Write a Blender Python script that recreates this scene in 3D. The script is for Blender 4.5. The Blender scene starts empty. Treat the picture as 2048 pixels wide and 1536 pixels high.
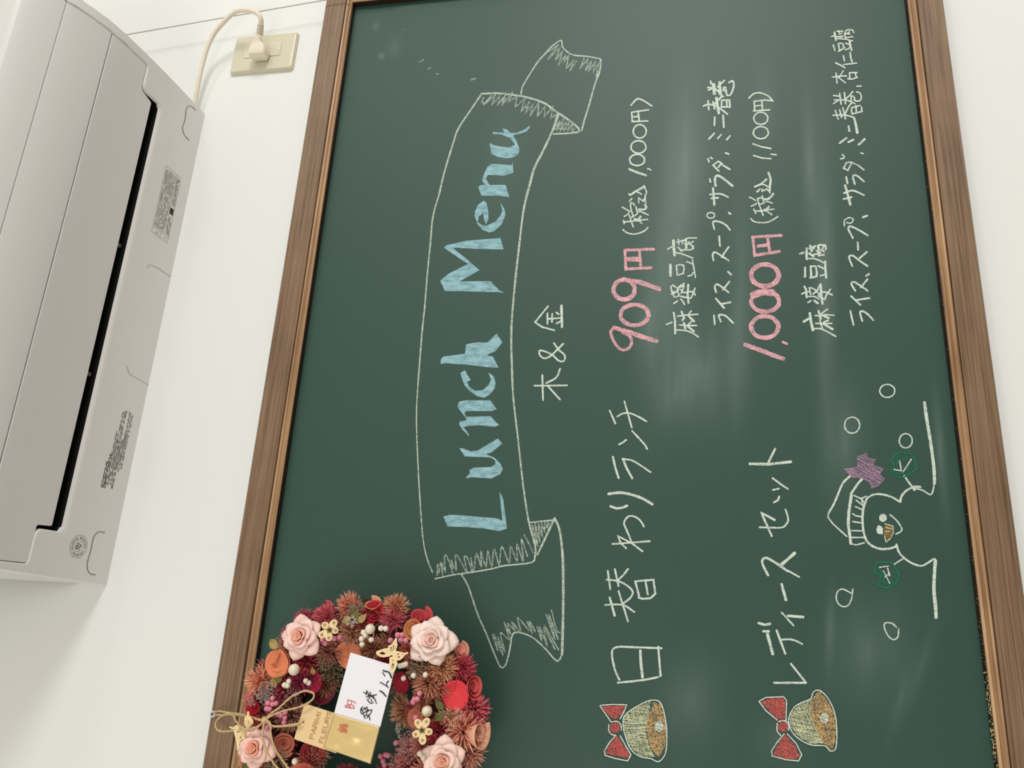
import bpy, bmesh, math, random
from mathutils import Vector, Matrix
from mathutils.geometry import tessellate_polygon
random.seed(7)
SC = bpy.context.scene
COL = SC.collection

# ------------------------------------------------------------------ camera
F = 1538.0
AX = Vector((4903.0, -298.0, -F)).normalized()
AZ = Vector((0.0, -AX.z, AX.y)).normalized()
if AZ.y < 0: AZ = -AZ
AY = AZ.cross(AX)
CAM = Vector((0.0, -1.1221975, 1.5))
def c2w(v): return Vector((AX.dot(v), AY.dot(v), AZ.dot(v)))
cd = bpy.data.cameras.new('camera'); cam = bpy.data.objects.new('camera', cd); COL.objects.link(cam)
right, up, back = c2w(Vector((1,0,0))), c2w(Vector((0,1,0))), c2w(Vector((0,0,1)))
cam.matrix_world = Matrix(((-up.x, right.x, back.x, CAM.x), (-up.y, right.y, back.y, CAM.y), (-up.z, right.z, back.z, CAM.z), (0,0,0,1)))
cd.sensor_fit = 'HORIZONTAL'; cd.sensor_width = 36.0; cd.lens = 36.0*F/2048.0; cd.clip_start = 0.01
SC.camera = cam

# ------------------------------------------------------------------ light
SC.view_settings.view_transform = 'Standard'; SC.view_settings.look = 'None'
SC.view_settings.gamma = 1.0; SC.view_settings.use_curve_mapping = False
SC.view_settings.exposure = 0.1
w = bpy.data.worlds.new('world'); SC.world = w; w.use_nodes = True
w.node_tree.nodes['Background'].inputs[0].default_value = (0.985, 1.0, 1.0, 1); w.node_tree.nodes['Background'].inputs[1].default_value = 0.62
def area(name, loc, target, sx, sy, power, color):
    d = bpy.data.lights.new(name, 'AREA'); d.shape = 'RECTANGLE'; d.size = sx; d.size_y = sy; d.energy = power; d.color = color
    o = bpy.data.objects.new(name, d); COL.objects.link(o); o.location = loc
    o.rotation_euler = (Vector(target)-Vector(loc)).to_track_quat('-Z', 'Y').to_euler(); return o
area('window_light', (3.6, -3.2, 1.33), (0.4, 0, 1.8), 1.0, 1.0, 74, (1.0, 0.985, 0.975))
area('ceiling_lamp', (2.5, -2.1, 2.88), (0.6, 0, 1.9), 0.35, 0.35, 7, (1.0, 0.97, 0.92))
area('doorway_light', (-1.9, -3.0, 1.95), (0.2, 0, 1.8), 1.2, 1.2, 25, (1.0, 0.92, 0.82))

# ------------------------------------------------------------------ pixel -> place in the room
def ray(x, y): return c2w(Vector((768.0-y, 1024.0-x, -F)))
def onY(x, y, Y=0.0):
    d = ray(x, y); return CAM + d*((Y-CAM.y)/d.y)
def onX(x, y, X):
    d = ray(x, y); return CAM + d*((X-CAM.x)/d.x)

# ------------------------------------------------------------------ object helpers
def link(name, me, mats, parent=None, smooth=False):
    o = bpy.data.objects.new(name, me); COL.objects.link(o)
    for m in (mats if isinstance(mats, (list, tuple)) else [mats]): me.materials.append(m)
    if parent is not None: o.parent = parent
    if smooth:
        for p in me.polygons: p.use_smooth = True
    return o
def bmobj(name, bm, mats, parent=None, smooth=False):
    me = bpy.data.meshes.new(name); bmesh.ops.recalc_face_normals(bm, faces=bm.faces); bm.to_mesh(me); bm.free()
    return link(name, me, mats, parent, smooth)
def pyobj(name, v, f, mats, parent=None, smooth=False):
    me = bpy.data.meshes.new(name); me.from_pydata([tuple(a) for a in v], [], f); me.update()
    return link(name, me, mats, parent, smooth)
def tag(o, label=None, cat=None, group=None, kind=None):
    if label: o['label'] = label
    if cat: o['category'] = cat
    if group: o['group'] = group
    if kind: o['kind'] = kind
    return o
def thing(name, loc, label, cat, group=None):
    o = bpy.data.objects.new(name, None); COL.objects.link(o); o.location = loc; o.empty_display_size = 0.02
    tag(o, label, cat, group); INV[o.name] = Matrix.Translation(-Vector(loc)); return o
INV = {}
def under(o, root):           # keep world placed mesh where it is when parented
    o.parent = root; o.matrix_parent_inverse = Matrix.Translation(-Vector(root.location)); return o
def autosmooth(o, ang=.7):
    bm = bmesh.new(); bm.from_mesh(o.data)
    for e in bm.edges: e.smooth = e.calc_face_angle(0) < ang
    bm.to_mesh(o.data); bm.free()
def add_box(bm, c, s, rot=None, bevel=0.0, seg=2):
    r = bmesh.ops.create_cube(bm, size=1.0); vs = r['verts']
    bmesh.ops.scale(bm, vec=s, verts=vs)
    if bevel > 0:
        es = list({e for v in vs for e in v.link_edges})
        r2 = bmesh.ops.bevel(bm, geom=es, offset=bevel, segments=seg, profile=0.5, affect='EDGES'); vs = list({v for f in r2['faces'] for v in f.verts} | {v for v in vs if v.is_valid})
    if rot is not None: bmesh.ops.rotate(bm, cent=(0,0,0), matrix=rot, verts=vs)
    bmesh.ops.translate(bm, vec=c, verts=vs); return vs
def catmull(p, n=6):
    p = [Vector(a) for a in p]
    if len(p) < 3: return p
    q = [p[0]*2-p[1]] + p + [p[-1]*2-p[-2]]; out = []
    for i in range(1, len(q)-2):
        for k in range(n):
            t = k/n; a,b,c,d = q[i-1],q[i],q[i+1],q[i+2]
            out.append(0.5*((2*b)+(c-a)*t+(2*a-5*b+4*c-d)*t*t+(3*b-a-3*c+d)*t**3))
    out.append(p[-1]); return out
def add_tube(bm, pts, r, seg=8, flat=None, cap=True):
    pts = [Vector(a) for a in pts]; rings = []; n = None
    for i, p in enumerate(pts):
        t = (pts[min(i+1, len(pts)-1)]-pts[max(i-1, 0)]).normalized()
        if n is None:
            a = Vector((0,0,1)) if abs(t.z) < .9 else Vector((1,0,0)); n = (a - t*a.dot(t)).normalized()
        else: n = (n - t*n.dot(t)).normalized()
        b = t.cross(n); rr = r[i] if isinstance(r, (list, tuple)) else r
        rings.append([bm.verts.new(p + n*math.cos(2*math.pi*k/seg)*rr + b*math.sin(2*math.pi*k/seg)*rr) for k in range(seg)])
    for i in range(len(rings)-1):
        for k in range(seg):
            bm.faces.new((rings[i][k], rings[i][(k+1)%seg], rings[i+1][(k+1)%seg], rings[i+1][k]))
    if cap:
        bm.faces.new(rings[0]); bm.faces.new(rings[-1])

# ------------------------------------------------------------------ materials
def srgb(r, g, b):
    f = lambda c: (c/255/12.92) if c <= 10.3 else ((c/255+0.055)/1.055)**2.4
    return (f(r), f(g), f(b), 1.0)
def mat(name, col, rough=0.6, spec=0.5, metal=0.0, bump=0.0, bscale=60.0, var=0.0, vscale=30.0, sheen=0.0, sss=0.0, coat=0.0):
    m = bpy.data.materials.new(name); m.use_nodes = True; nt = m.node_tree; b = nt.nodes['Principled BSDF']
    b.inputs['Base Color'].default_value = col; b.inputs['Roughness'].default_value = rough
    b.inputs['Specular IOR Level'].default_value = spec; b.inputs['Metallic'].default_value = metal
    if coat: b.inputs['Coat Weight'].default_value = coat
    if sheen: b.inputs['Sheen Weight'].default_value = sheen
    if var or bump: geo = nt.nodes.new('ShaderNodeTexCoord')
    if var:
        n = nt.nodes.new('ShaderNodeTexNoise'); n.inputs['Scale'].default_value = vscale; n.inputs['Detail'].default_value = 4
        nt.links.new(geo.outputs['Object'], n.inputs['Vector'])
        r = nt.nodes.new('ShaderNodeMapRange'); r.inputs[1].default_value = .3; r.inputs[2].default_value = .7; r.inputs[3].default_value = 1-var; r.inputs[4].default_value = 1+var
        nt.links.new(n.outputs['Fac'], r.inputs[0])
        mx = nt.nodes.new('ShaderNodeVectorMath'); mx.operation = 'SCALE'; mx.inputs[0].default_value = col[:3]
        nt.links.new(r.outputs[0], mx.inputs['Scale']); nt.links.new(mx.outputs[0], b.inputs['Base Color'])
    if bump:
        n = nt.nodes.new('ShaderNodeTexNoise'); n.inputs['Scale'].default_value = bscale; n.inputs['Detail'].default_value = 3
        nt.links.new(geo.outputs['Object'], n.inputs['Vector'])
        bp = nt.nodes.new('ShaderNodeBump'); bp.inputs['Strength'].default_value = bump; bp.inputs['Distance'].default_value = 0.002
        nt.links.new(n.outputs['Fac'], bp.inputs['Height']); nt.links.new(bp.outputs[0], b.inputs['Normal'])
    return m
def wood(name, dark, light, rough=0.5, axis=0, scale=1.0):
    m = bpy.data.materials.new(name); m.use_nodes = True; nt = m.node_tree; b = nt.nodes['Principled BSDF']
    tc = nt.nodes.new('ShaderNodeTexCoord'); mp = nt.nodes.new('ShaderNodeMapping')
    s = [400*scale, 400*scale, 400*scale]; s[axis] = 5*scale; mp.inputs['Scale'].default_value = s
    nt.links.new(tc.outputs['Object'], mp.inputs['Vector'])
    n = nt.nodes.new('ShaderNodeTexNoise'); n.inputs['Scale'].default_value = 1.0; n.inputs['Detail'].default_value = 6; n.inputs['Distortion'].default_value = .4
    nt.links.new(mp.outputs[0], n.inputs['Vector'])
    n2 = nt.nodes.new('ShaderNodeTexNoise'); n2.inputs['Scale'].default_value = 9.0; n2.inputs['Detail'].default_value = 2
    nt.links.new(tc.outputs['Object'], n2.inputs['Vector'])
    ad = nt.nodes.new('ShaderNodeMath'); ad.operation = 'MULTIPLY_ADD'; ad.inputs[1].default_value = 0.35
    nt.links.new(n2.outputs['Fac'], ad.inputs[0]); nt.links.new(n.outputs['Fac'], ad.inputs[2])
    cr = nt.nodes.new('ShaderNodeValToRGB'); cr.color_ramp.elements[0].position = .42; cr.color_ramp.elements[0].color = dark
    cr.color_ramp.elements[1].position = .95; cr.color_ramp.elements[1].color = light
    nt.links.new(ad.outputs[0], cr.inputs[0]); nt.links.new(cr.outputs[0], b.inputs['Base Color'])
    b.inputs['Roughness'].default_value = rough
    bp = nt.nodes.new('ShaderNodeBump'); bp.inputs['Strength'].default_value = .12; bp.inputs['Distance'].default_value = .001
    nt.links.new(n.outputs['Fac'], bp.inputs['Height']); nt.links.new(bp.outputs[0], b.inputs['Normal'])
    return m
def chalk(name, col, cover=0.7, scale=900.0, soft=0.12):
    m = bpy.data.materials.new(name); m.use_nodes = True; nt = m.node_tree; b = nt.nodes['Principled BSDF']
    b.inputs['Base Color'].default_value = col; b.inputs['Roughness'].default_value = .95; b.inputs['Specular IOR Level'].default_value = .1
    g = nt.nodes.new('ShaderNodeNewGeometry'); n = nt.nodes.new('ShaderNodeTexNoise'); n.inputs['Scale'].default_value = scale; n.inputs['Detail'].default_value = 2
    nt.links.new(g.outputs['Position'], n.inputs['Vector'])
    r = nt.nodes.new('ShaderNodeMapRange'); th = .5 + (0.5-cover)*0.42
    r.inputs[1].default_value = th-soft; r.inputs[2].default_value = th+soft
    mp = nt.nodes.new('ShaderNodeMapping'); mp.inputs['Scale'].default_value = (150, 150, 60); nt.links.new(g.outputs['Position'], mp.inputs['Vector'])
    n2 = nt.nodes.new('ShaderNodeTexNoise'); n2.inputs['Scale'].default_value = 1.0; n2.inputs['Detail'].default_value = 2; nt.links.new(mp.outputs[0], n2.inputs['Vector'])
    ma = nt.nodes.new('ShaderNodeMath'); ma.operation = 'MULTIPLY_ADD'; ma.inputs[1].default_value = .34; nt.links.new(n2.outputs['Fac'], ma.inputs[0])
    sb = nt.nodes.new('ShaderNodeMath'); sb.operation = 'SUBTRACT'; sb.inputs[1].default_value = .17; nt.links.new(n.outputs['Fac'], sb.inputs[0]); nt.links.new(sb.outputs[0], ma.inputs[2])
    nt.links.new(ma.outputs[0], r.inputs[0])
    t = nt.nodes.new('ShaderNodeBsdfTransparent'); mx = nt.nodes.new('ShaderNodeMixShader')
    nt.links.new(r.outputs[0], mx.inputs[0]); nt.links.new(t.outputs[0], mx.inputs[1]); nt.links.new(b.outputs[0], mx.inputs[2])
    nt.links.new(mx.outputs[0], nt.nodes['Material Output'].inputs['Surface'])
    return m

M = {}
M['wall'] = mat('wall_paint', srgb(229, 232, 229), .85, .2, bump=.18, bscale=14)
M['floor'] = wood('floor_boards', srgb(142, 126, 108), srgb(176, 160, 140), .5)
M['ceil'] = mat('ceiling_paint', srgb(238, 234, 226), .9, .2)
M['rail'] = wood('stained_wood', srgb(84, 62, 42), srgb(150, 122, 94), .42)
M['stile'] = wood('stained_wood_upright', srgb(84, 62, 42), srgb(150, 122, 94), .42, axis=2)
M['bead'] = wood('bead_wood', srgb(120, 86, 56), srgb(208, 172, 132), .38, scale=.6)
M['beadv'] = wood('bead_wood_upright', srgb(120, 86, 56), srgb(208, 172, 132), .38, axis=2, scale=.6)
M['lip'] = mat('stain_and_gap_shade', srgb(44, 33, 24), .6, .3, var=.2, vscale=200)  # brown stain, with the shade of the deep gap put into the colour
M['white_chalk'] = chalk('white_chalk', srgb(212, 226, 214), .8)
M['line_chalk'] = chalk('line_chalk', srgb(198, 214, 200), .68)
M['hatch_chalk'] = chalk('hatch_chalk', srgb(188, 204, 190), .5)
M['blue_chalk'] = chalk('blue_chalk', srgb(160, 204, 214), .66, 1100)
M['pink_chalk'] = chalk('pink_chalk', srgb(234, 180, 188), .68)
M['red_chalk'] = chalk('red_chalk', srgb(196, 98, 92), .7)
M['yellow_chalk'] = chalk('yellow_chalk', srgb(222, 226, 184), .5)
M['orange_chalk'] = chalk('orange_chalk', srgb(208, 174, 122), .55)
M['purple_chalk'] = chalk('purple_chalk', srgb(168, 138, 164), .6)
M['green_chalk'] = chalk('green_chalk', srgb(34, 126, 92), .7)
M['brown_chalk'] = chalk('brown_chalk', srgb(140, 116, 74), .7)
M['dust_chalk'] = chalk('chalk_dust', srgb(206, 196, 140), .42)
M['ac'] = mat('appliance_white_plastic', srgb(222, 222, 219), .38, .45)
M['ac_panel'] = mat('appliance_panel_plastic', srgb(216, 216, 214), .3, .5)
M['dark'] = mat('outlet_dark', srgb(14, 13, 13), .6, .3)
M['seam'] = mat('seam_shadow_grey', srgb(120, 116, 110), .8, .2)
M['print'] = mat('grey_print', srgb(108, 106, 100), .8, .1)
M['print_dark'] = mat('dark_print', srgb(62, 60, 56), .8, .1)
M['plate'] = mat('ivory_plastic', srgb(208, 204, 180), .22, .5)
M['insert'] = mat('ivory_insert', srgb(214, 211, 188), .3, .5)
M['cord'] = mat('cream_rubber', srgb(230, 222, 204), .5, .35)
M['wire'] = mat('grey_wire', srgb(190, 184, 172), .4, .4)
M['steel'] = mat('screw_steel', srgb(200, 208, 218), .4, .5, .4)
M['twine'] = mat('jute_twine', srgb(206, 180, 136), .9, .1, bump=.5, bscale=900, var=.18, vscale=700)
M['kraft'] = mat('kraft_card', srgb(230, 202, 152), .55, .4)
M['kraft_ink'] = mat('tag_gold_ink', srgb(190, 142, 86), .5, .4)
M['envelope'] = mat('envelope_white', srgb(236, 237, 244), .7, .3)
M['gold'] = mat('gold_foil', srgb(226, 200, 140), .3, .5, .5, bump=.35, bscale=24)
M['red_ink'] = mat('red_ink', srgb(206, 84, 78), .7, .2)
M['black_ink'] = mat('black_ink', srgb(46, 42, 46), .7, .2)
M['ply'] = mat('laser_cut_wood', srgb(238, 214, 164), .6, .3, var=.08, vscale=200)
M['burnt'] = mat('burnt_cut', srgb(78, 56, 30), .8, .2)
M['pearl'] = mat('pearl', srgb(232, 222, 196), .25, .5, coat=.5)
M['white_berry'] = mat('white_berry', srgb(234, 226, 206), .45, .4)
M['pink_berry'] = mat('pink_berry', srgb(222, 136, 158), .45, .4, var=.1, vscale=80)
M['leaf'] = mat('dried_leaf', srgb(104, 104, 58), .8, .2, var=.25, vscale=120)
M['leaf_pale'] = mat('pale_leaf', srgb(164, 142, 92), .8, .2, var=.2, vscale=120)
M['sprig'] = mat('sprig_beige', srgb(158, 138, 112), .9, .1)
M['sprig_grey'] = mat('sprig_grey', srgb(176, 158, 150), .9, .1)
M['sprig_white'] = mat('sprig_white', srgb(226, 220, 208), .9, .1)
M['sprig_pink'] = mat('sprig_pink', srgb(188, 136, 130), .9, .1)
M['twig'] = mat('twig_brown', srgb(74, 44, 34), .9, .1, bump=.6, bscale=120, var=.3, vscale=80)
def colmat(c, kind='paper'):
    k = (kind,)+tuple(c)
    if k not in M:
        M[k] = mat('%s_%02x%02x%02x' % ((kind,)+tuple(c)), srgb(*c), .75, .25, var=.1 if kind == 'petal' else .05, vscale=90)
    return M[k]

# ------------------------------------------------------------------ setting
pyobj('wall_back', [(-3,0,0),(4,0,0),(4,0,2.95),(-3,0,2.95)], [(0,1,2,3)], M['wall'])['kind'] = 'structure'
pyobj('floor', [(-3,0,0),(-3,-4,0),(4,-4,0),(4,0,0)], [(0,1,2,3)], M['floor'])['kind'] = 'structure'
pyobj('ceiling', [(-3,0,2.95),(4,0,2.95),(4,-4,2.95),(-3,-4,2.95)], [(0,1,2,3)], M['ceil'])['kind'] = 'structure'

# ------------------------------------------------------------------ chalkboard
SY, BY, RY = -0.006, -0.0195, -0.022          # writing surface, bead and rail fronts
zt = onY(500, 940, RY); ZT = .5*(onY(652,0,RY).z + onY(404,1536,RY).z)
ZB = .5*(onY(1885.5,0,RY).z + onY(2040,1115,RY).z)
gt = .5*(onY(635,480,BY).z + onY(557,1000,BY).z)      # lower edge of the top bead
gb = .5*(onY(1901,750,BY).z + onY(1818,0,BY).z)       # upper edge of the bottom bead
XR = onY(712, 14, SY).x; XL = -0.42
FW = 0.0335
BW = 0.0135
board = thing('chalkboard', (0.4, 0, ZB), 'large green chalkboard menu in a brown wooden frame on the white wall', 'chalkboard')
def board_material():
    m = bpy.data.materials.new('green_slate'); m.use_nodes = True; nt = m.node_tree; b = nt.nodes['Principled BSDF']
    b.inputs['Roughness'].default_value = .5; b.inputs['Specular IOR Level'].default_value = .42
    g = nt.nodes.new('ShaderNodeNewGeometry')
    total = None
    # wiped chalk smears: centre px, half sizes (m), tilt, strength
    for (px, py, hx, hz, rot, st) in [(1330,560,.36,.070,0.06,.42),(1370,330,.30,.060,0.04,.40),(1400,740,.15,.105,0,.42),(1350,790,.08,.04,.2,.22),(1300,640,.12,.03,.1,.25),(1480,620,.28,.03,.05,.35),
                                     (1650,560,.42,.026,.05,.45),(1620,330,.22,.022,.03,.4),(1690,880,.16,.05,.1,.3),(1740,1300,.12,.09,.3,.28),(1380,1400,.10,.07,.2,.3),(1560,1480,.05,.05,0,.2),
                                     (1880,900,.15,.012,.02,.35),(1840,1340,.12,.014,.4,.16),(1800,1400,.1,.012,.35,.15),(1660,1260,.09,.012,.1,.3),(763,112,.016,.012,-.5,.5),(752,52,.018,.012,0,.3),(790,95,.05,.03,0,.18),(1530,200,.14,.03,0,.2),(1010,300,.2,.06,0,.12)]:
        p = onY(px, py, SY); mp = nt.nodes.new('ShaderNodeMapping'); mp.vector_type = 'TEXTURE'
        mp.inputs['Location'].default_value = p; mp.inputs['Rotation'].default_value = (0, rot, 0); mp.inputs['Scale'].default_value = (hx, 1, hz)
        nt.links.new(g.outputs['Position'], mp.inputs['Vector'])
        gr = nt.nodes.new('ShaderNodeTexGradient'); gr.gradient_type = 'QUADRATIC_SPHERE'; nt.links.new(mp.outputs[0], gr.inputs['Vector'])
        ma = nt.nodes.new('ShaderNodeMath'); ma.operation = 'MULTIPLY_ADD'; ma.inputs[1].default_value = st
        nt.links.new(gr.outputs['Fac'], ma.inputs[0])
        if total is None: ma.inputs[2].default_value = 0
        else: nt.links.new(total.outputs[0], ma.inputs[2])
        total = ma
    mp = nt.nodes.new('ShaderNodeMapping'); mp.inputs['Scale'].default_value = (5, 5, 42); nt.links.new(g.outputs['Position'], mp.inputs['Vector'])
    n = nt.nodes.new('ShaderNodeTexNoise'); n.inputs['Scale'].default_value = 1; n.inputs['Detail'].default_value = 5; n.inputs['Distortion'].default_value = .6; nt.links.new(mp.outputs[0], n.inputs['Vector'])
    r = nt.nodes.new('ShaderNodeMapRange'); r.inputs[1].default_value = .28; r.inputs[2].default_value = .72; r.inputs[3].default_value = .65; r.inputs[4].default_value = 1.2; nt.links.new(n.outputs['Fac'], r.inputs[0])
    mu = nt.nodes.new('ShaderNodeMath'); mu.operation = 'MULTIPLY'; mu.use_clamp = True; nt.links.new(total.outputs[0], mu.inputs[0]); nt.links.new(r.outputs[0], mu.inputs[1])
    mx = nt.nodes.new('ShaderNodeMix'); mx.data_type = 'RGBA'; mx.inputs[6].default_value = srgb(45, 75, 65); mx.inputs[7].default_value = srgb(120, 142, 134)
    nt.links.new(mu.outputs[0], mx.inputs[0]); nt.links.new(mx.outputs[2], b.inputs['Base Color'])
    return m
M['board'] = board_material()
bm = bmesh.new(); add_box(bm, ((XL+XR)/2, SY+.003, (gt+gb)/2), (XR-XL+.004, .006, gt-gb+.004)); under(bmobj('writing_surface', bm, M['board']), board)
def prism(name, prof, a, b, ma, mb, mt, root, smooth=False):
    """sweep a profile (offset outward from opening, y) between two mitred ends"""
    v = []; f = []; n = len(prof)
    for (o, y) in prof: v.append(a(o, y))
    for (o, y) in prof: v.append(b(o, y))
    for i in range(n):
        j = (i+1) % n; f.append((i, j, n+j, n+i))
    f.append(tuple(range(n))); f.append(tuple(range(2*n-1, n-1, -1)))
    bm = bmesh.new(); bv = [bm.verts.new(p) for p in v]
    for q in f: bm.faces.new([bv[k] for k in q])
    return bmobj(name, bm, mt, None, smooth)
out_t = ZT-gt; out_b = gb-ZB
def frame_side(nm, which, width):
    w0 = BW
    prof = [(w0, 0), (w0, RY+.0012), (w0+.0012, RY), (width-.002, RY), (width, RY+.002), (width, 0)]
    bead = [(0, -.0005), (0, BY+.004), (.0008, BY+.0012), (.0022, BY), (.0038, BY+.0002), (.0052, BY+.0018), (.0062, BY+.0036), (.0072, BY+.0026), (.0088, BY-.0004), (.0106, BY-.0012), (.0122, BY-.0004), (BW-.0003, BY+.003), (BW-.0003, -.0005)]
    WS = FW*1.5
    sx = lambda o: w0+(o-w0)*(WS-w0)/(width-w0) if o > w0 else o
    sz = lambda o, e: w0+(o-w0)*(e-w0)/(width-w0) if o > w0 else o
    if which == 't': a, b = (lambda o,y: (XL-sx(o), y, gt+o)), (lambda o,y: (XR+sx(o), y, gt+o))
    if which == 'b': a, b = (lambda o,y: (XL-sx(o), y, gb-o)), (lambda o,y: (XR+sx(o), y, gb-o))
    if which == 'l': a, b = (lambda o,y: (XL-o, y, gb-sz(o, out_b))), (lambda o,y: (XL-o, y, gt+sz(o, out_t)))
    if which == 'r': a, b = (lambda o,y: (XR+o, y, gb-sz(o, out_b))), (lambda o,y: (XR+o, y, gt+sz(o, out_t)))
    v = which in 'lr'
    lip = prism('inner_lip', [(-.0004, BY+.0024), (-.0004, SY), (.003, SY), (.003, BY+.0024)], a, b, 0, 0, M['lip'], board); under(lip, board); lip['label'] = 'inner edge of the frame, coloured dark for stain and gap shade'
    r = under(prism('frame_rail', prof, a, b, 0, 0, M['stile' if v else 'rail'], board), board)
    bd = prism('bead_molding', bead, a, b, 0, 0, M['beadv' if v else 'bead'], board)
    bd.parent = r; bd['label'] = 'lighter rounded wooden bead along the inner edge'
    return r
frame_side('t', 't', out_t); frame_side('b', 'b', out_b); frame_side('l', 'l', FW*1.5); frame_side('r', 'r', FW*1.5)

# ---- chalk strokes: traced in picture crops, laid onto the writing surface
FR = {'F1':(780,0,3.938),'F2':(780,380,3.938),'F3':(780,760,3.938),'F4':(780,1040,3.938),'F5':(1180,1150,3.98),'F6':(1180,780,4.042),
      'F7':(1180,400,3.84),'F8':(1180,100,3.84),'F9':(1560,0,3.84),'F10':(1560,350,3.84),'F11':(1600,750,3.839),'F12':(1600,1136,3.839),
      'A':(1230,320,9.6),'B':(1330,470,13.96),'C':(1330,560,11.81),'D':(1400,140,10.24),'E':(1490,340,13.96),'G':(1590,470,13.96),'H':(1590,560,11.81),
      'I':(1650,40,11.82),'J':(1650,160,10.97),'K':(640,1290,6.4),'L4':(400,1150,3.303),'N1':(500,1180,7.314),'N2':(740,1180,7.315),'N3':(760,1340,7.836),'N4':(410,1360,8.73)}
def src(fr, x, y):
    o = FR[fr]; return (o[0]+x/o[2], o[1]+y/o[2])
class Ink:
    """collects flat strokes lying on one plane"""
    def __init__(s, place, normal_off):
        s.v, s.f, s.k, s.place, s.step = [], [], 0, place, normal_off; s.span = []
    def ribbon(s, p, w, taper=True):
        p = [Vector((a[0], a[1])) for a in p]; q = [p[0]]
        for a in p[1:]:
            if (a-q[-1]).length > .25: q.append(a)
        if len(q) < 2: q.append(q[0]+Vector((.6,.3)))
        n = len(q); base = len(s.v); lift = s.k*s.step; s.k += 1; L = []; Rr = []
        for i in range(n):
            d0 = (q[i]-q[i-1]).normalized() if i else (q[1]-q[0]).normalized()
            d1 = (q[i+1]-q[i]).normalized() if i < n-1 else d0
            t = d0+d1; t = t.normalized() if t.length > .2 else d1
            nn = Vector((-t.y, t.x)); c = max(.55, abs(nn.dot(Vector((-d1.y, d1.x)))))
            hw = .5*w/c*random.uniform(.86, 1.1)
            L.append(q[i]+nn*hw); Rr.append(q[i]-nn*hw)
        e0 = q[0]-(q[1]-q[0]).normalized()*w*.36; e1 = q[-1]+(q[-1]-q[-2]).normalized()*w*.36
        d = (q[1]-q[0]).normalized(); m = Vector((-d.y, d.x))*w*.3
        d2 = (q[-1]-q[-2]).normalized(); m2 = Vector((-d2.y, d2.x))*w*.3
        row = [(e0+m, e0-m)] + list(zip(L, Rr)) + [(e1+m2, e1-m2)]
        s.span.append((base, len(s.v)+2*len(row), min(a.y for a in q), max(a.y for a in q)))
        for i, (a, b) in enumerate(row): s.v.append(s.place(a.x, a.y, lift+i*s.step*.04)); s.v.append(s.place(b.x, b.y, lift+i*s.step*.04))
        for i in range(len(row)-1): s.f.append((base+2*i, base+2*i+1, base+2*i+3, base+2*i+2))
    def poly(s, p):
        lift = s.k*s.step; s.k += 1; base = len(s.v)
        for a in p: s.v.append(s.place(a[0], a[1], lift))
        for t in tessellate_polygon([[Vector((a[0], a[1], 0)) for a in p]]): s.f.append(tuple(base+i for i in t))
    def hatch(s, p, ang, gap, w):
        ca, sa = math.cos(ang), math.sin(ang); q = [(x*ca+y*sa, -x*sa+y*ca) for x, y in p]
        y = min(a[1] for a in q)+gap*.5; flip = False
        while y < max(a[1] for a in q):
            xs = []
            for i in range(len(q)):
                a, b = q[i], q[(i+1) % len(q)]
                if (a[1] > y) != (b[1] > y): xs.append(a[0]+(y-a[1])*(b[0]-a[0])/(b[1]-a[1]))
            xs.sort()
            for i in range(0, len(xs)-1, 2):
                if xs[i+1]-xs[i] > w*.6:
                    jj = random.uniform(-gap*.6, gap*.6); mid = ((xs[i]+xs[i+1])/2, y+random.uniform(-gap,gap)*.4)
                    pts = [(xs[i]+.5, y-jj), mid, (xs[i+1]-.5, y+jj)]
                    s.ribbon([(x*ca-yy*sa, x*sa+yy*ca) for x, yy in pts], w)
            y += gap*random.uniform(.75, 1.3)
    def strokes(s, fr, text, w=3.6):
        o = FR[fr]
        for item in text.split(';'):
            item = item.strip()
            if not item: continue
            ww = w; smooth = item[0] == '~'
            if smooth: item = item[1:]
            if '|' in item:
                a, item = item.split('|'); ww = float(a)
                if item.strip()[0] == '~': smooth = True; item = item.strip()[1:]
            if item.strip()[0] == 'o':
                cx, cy, rx, ry = [float(t) for t in item.strip()[1:].split(',')]
                st = random.uniform(0, 6.28); pts = [src(fr, cx+rx*math.cos(st+k*.2992)*(1+.02*math.sin(2*k)), cy+ry*math.sin(st+k*.2992)) for k in range(23)]
            else:
                pts = [src(fr, *[float(t) for t in q.split(',')]) for q in item.split()]
                if smooth: pts = [(a.x, a.y) for a in catmull([Vector((x, y, 0)) for x, y in pts], 5)]
                else:
                    o2 = []
                    for a, b in zip(pts, pts[1:]):
                        k = max(1, int(math.hypot(b[0]-a[0], b[1]-a[1])/7))
                        for t in range(k): o2.append((a[0]+(b[0]-a[0])*t/k, a[1]+(b[1]-a[1])*t/k))
                    pts = o2+[pts[-1]]
            s.ribbon(pts, ww)
    def pts(s, fr, text): return [src(fr, *[float(t) for t in q.split(',')]) for q in text.split()]
    def words(s, name, m, root, label, gap=13):
        sp = sorted(s.span, key=lambda t: t[2]); groups = [[sp[0]]]; hi = sp[0][3]
        for t in sp[1:]:
            if t[2] > hi+gap: groups.append([])
            groups[-1].append(t); hi = max(hi, t[3])
        for g in groups:
            k = Ink(s.place, s.step); mp = {}
            for t in g:
                for i in range(t[0], t[1]): mp[i] = len(k.v); k.v.append(s.v[i])
            k.f = [tuple(mp[i] for i in f) for f in s.f if f[0] in mp]; k.build(name, m, root, label)
    def build(s, name, m, root=None, label=None):
        o = pyobj(name, s.v, s.f, m)
        if root is not None:
            if root.parent is None and root.type == 'EMPTY': under(o, root)
            else: o.parent = root
        if label: o['label'] = label
        return o
CK = [0]
def on_board(x, y, lift): return onY(x, y, SY-.0004-lift)
def ink():
    k = Ink(on_board, .000006); k.k = 0; return k
exec_order = []
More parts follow.
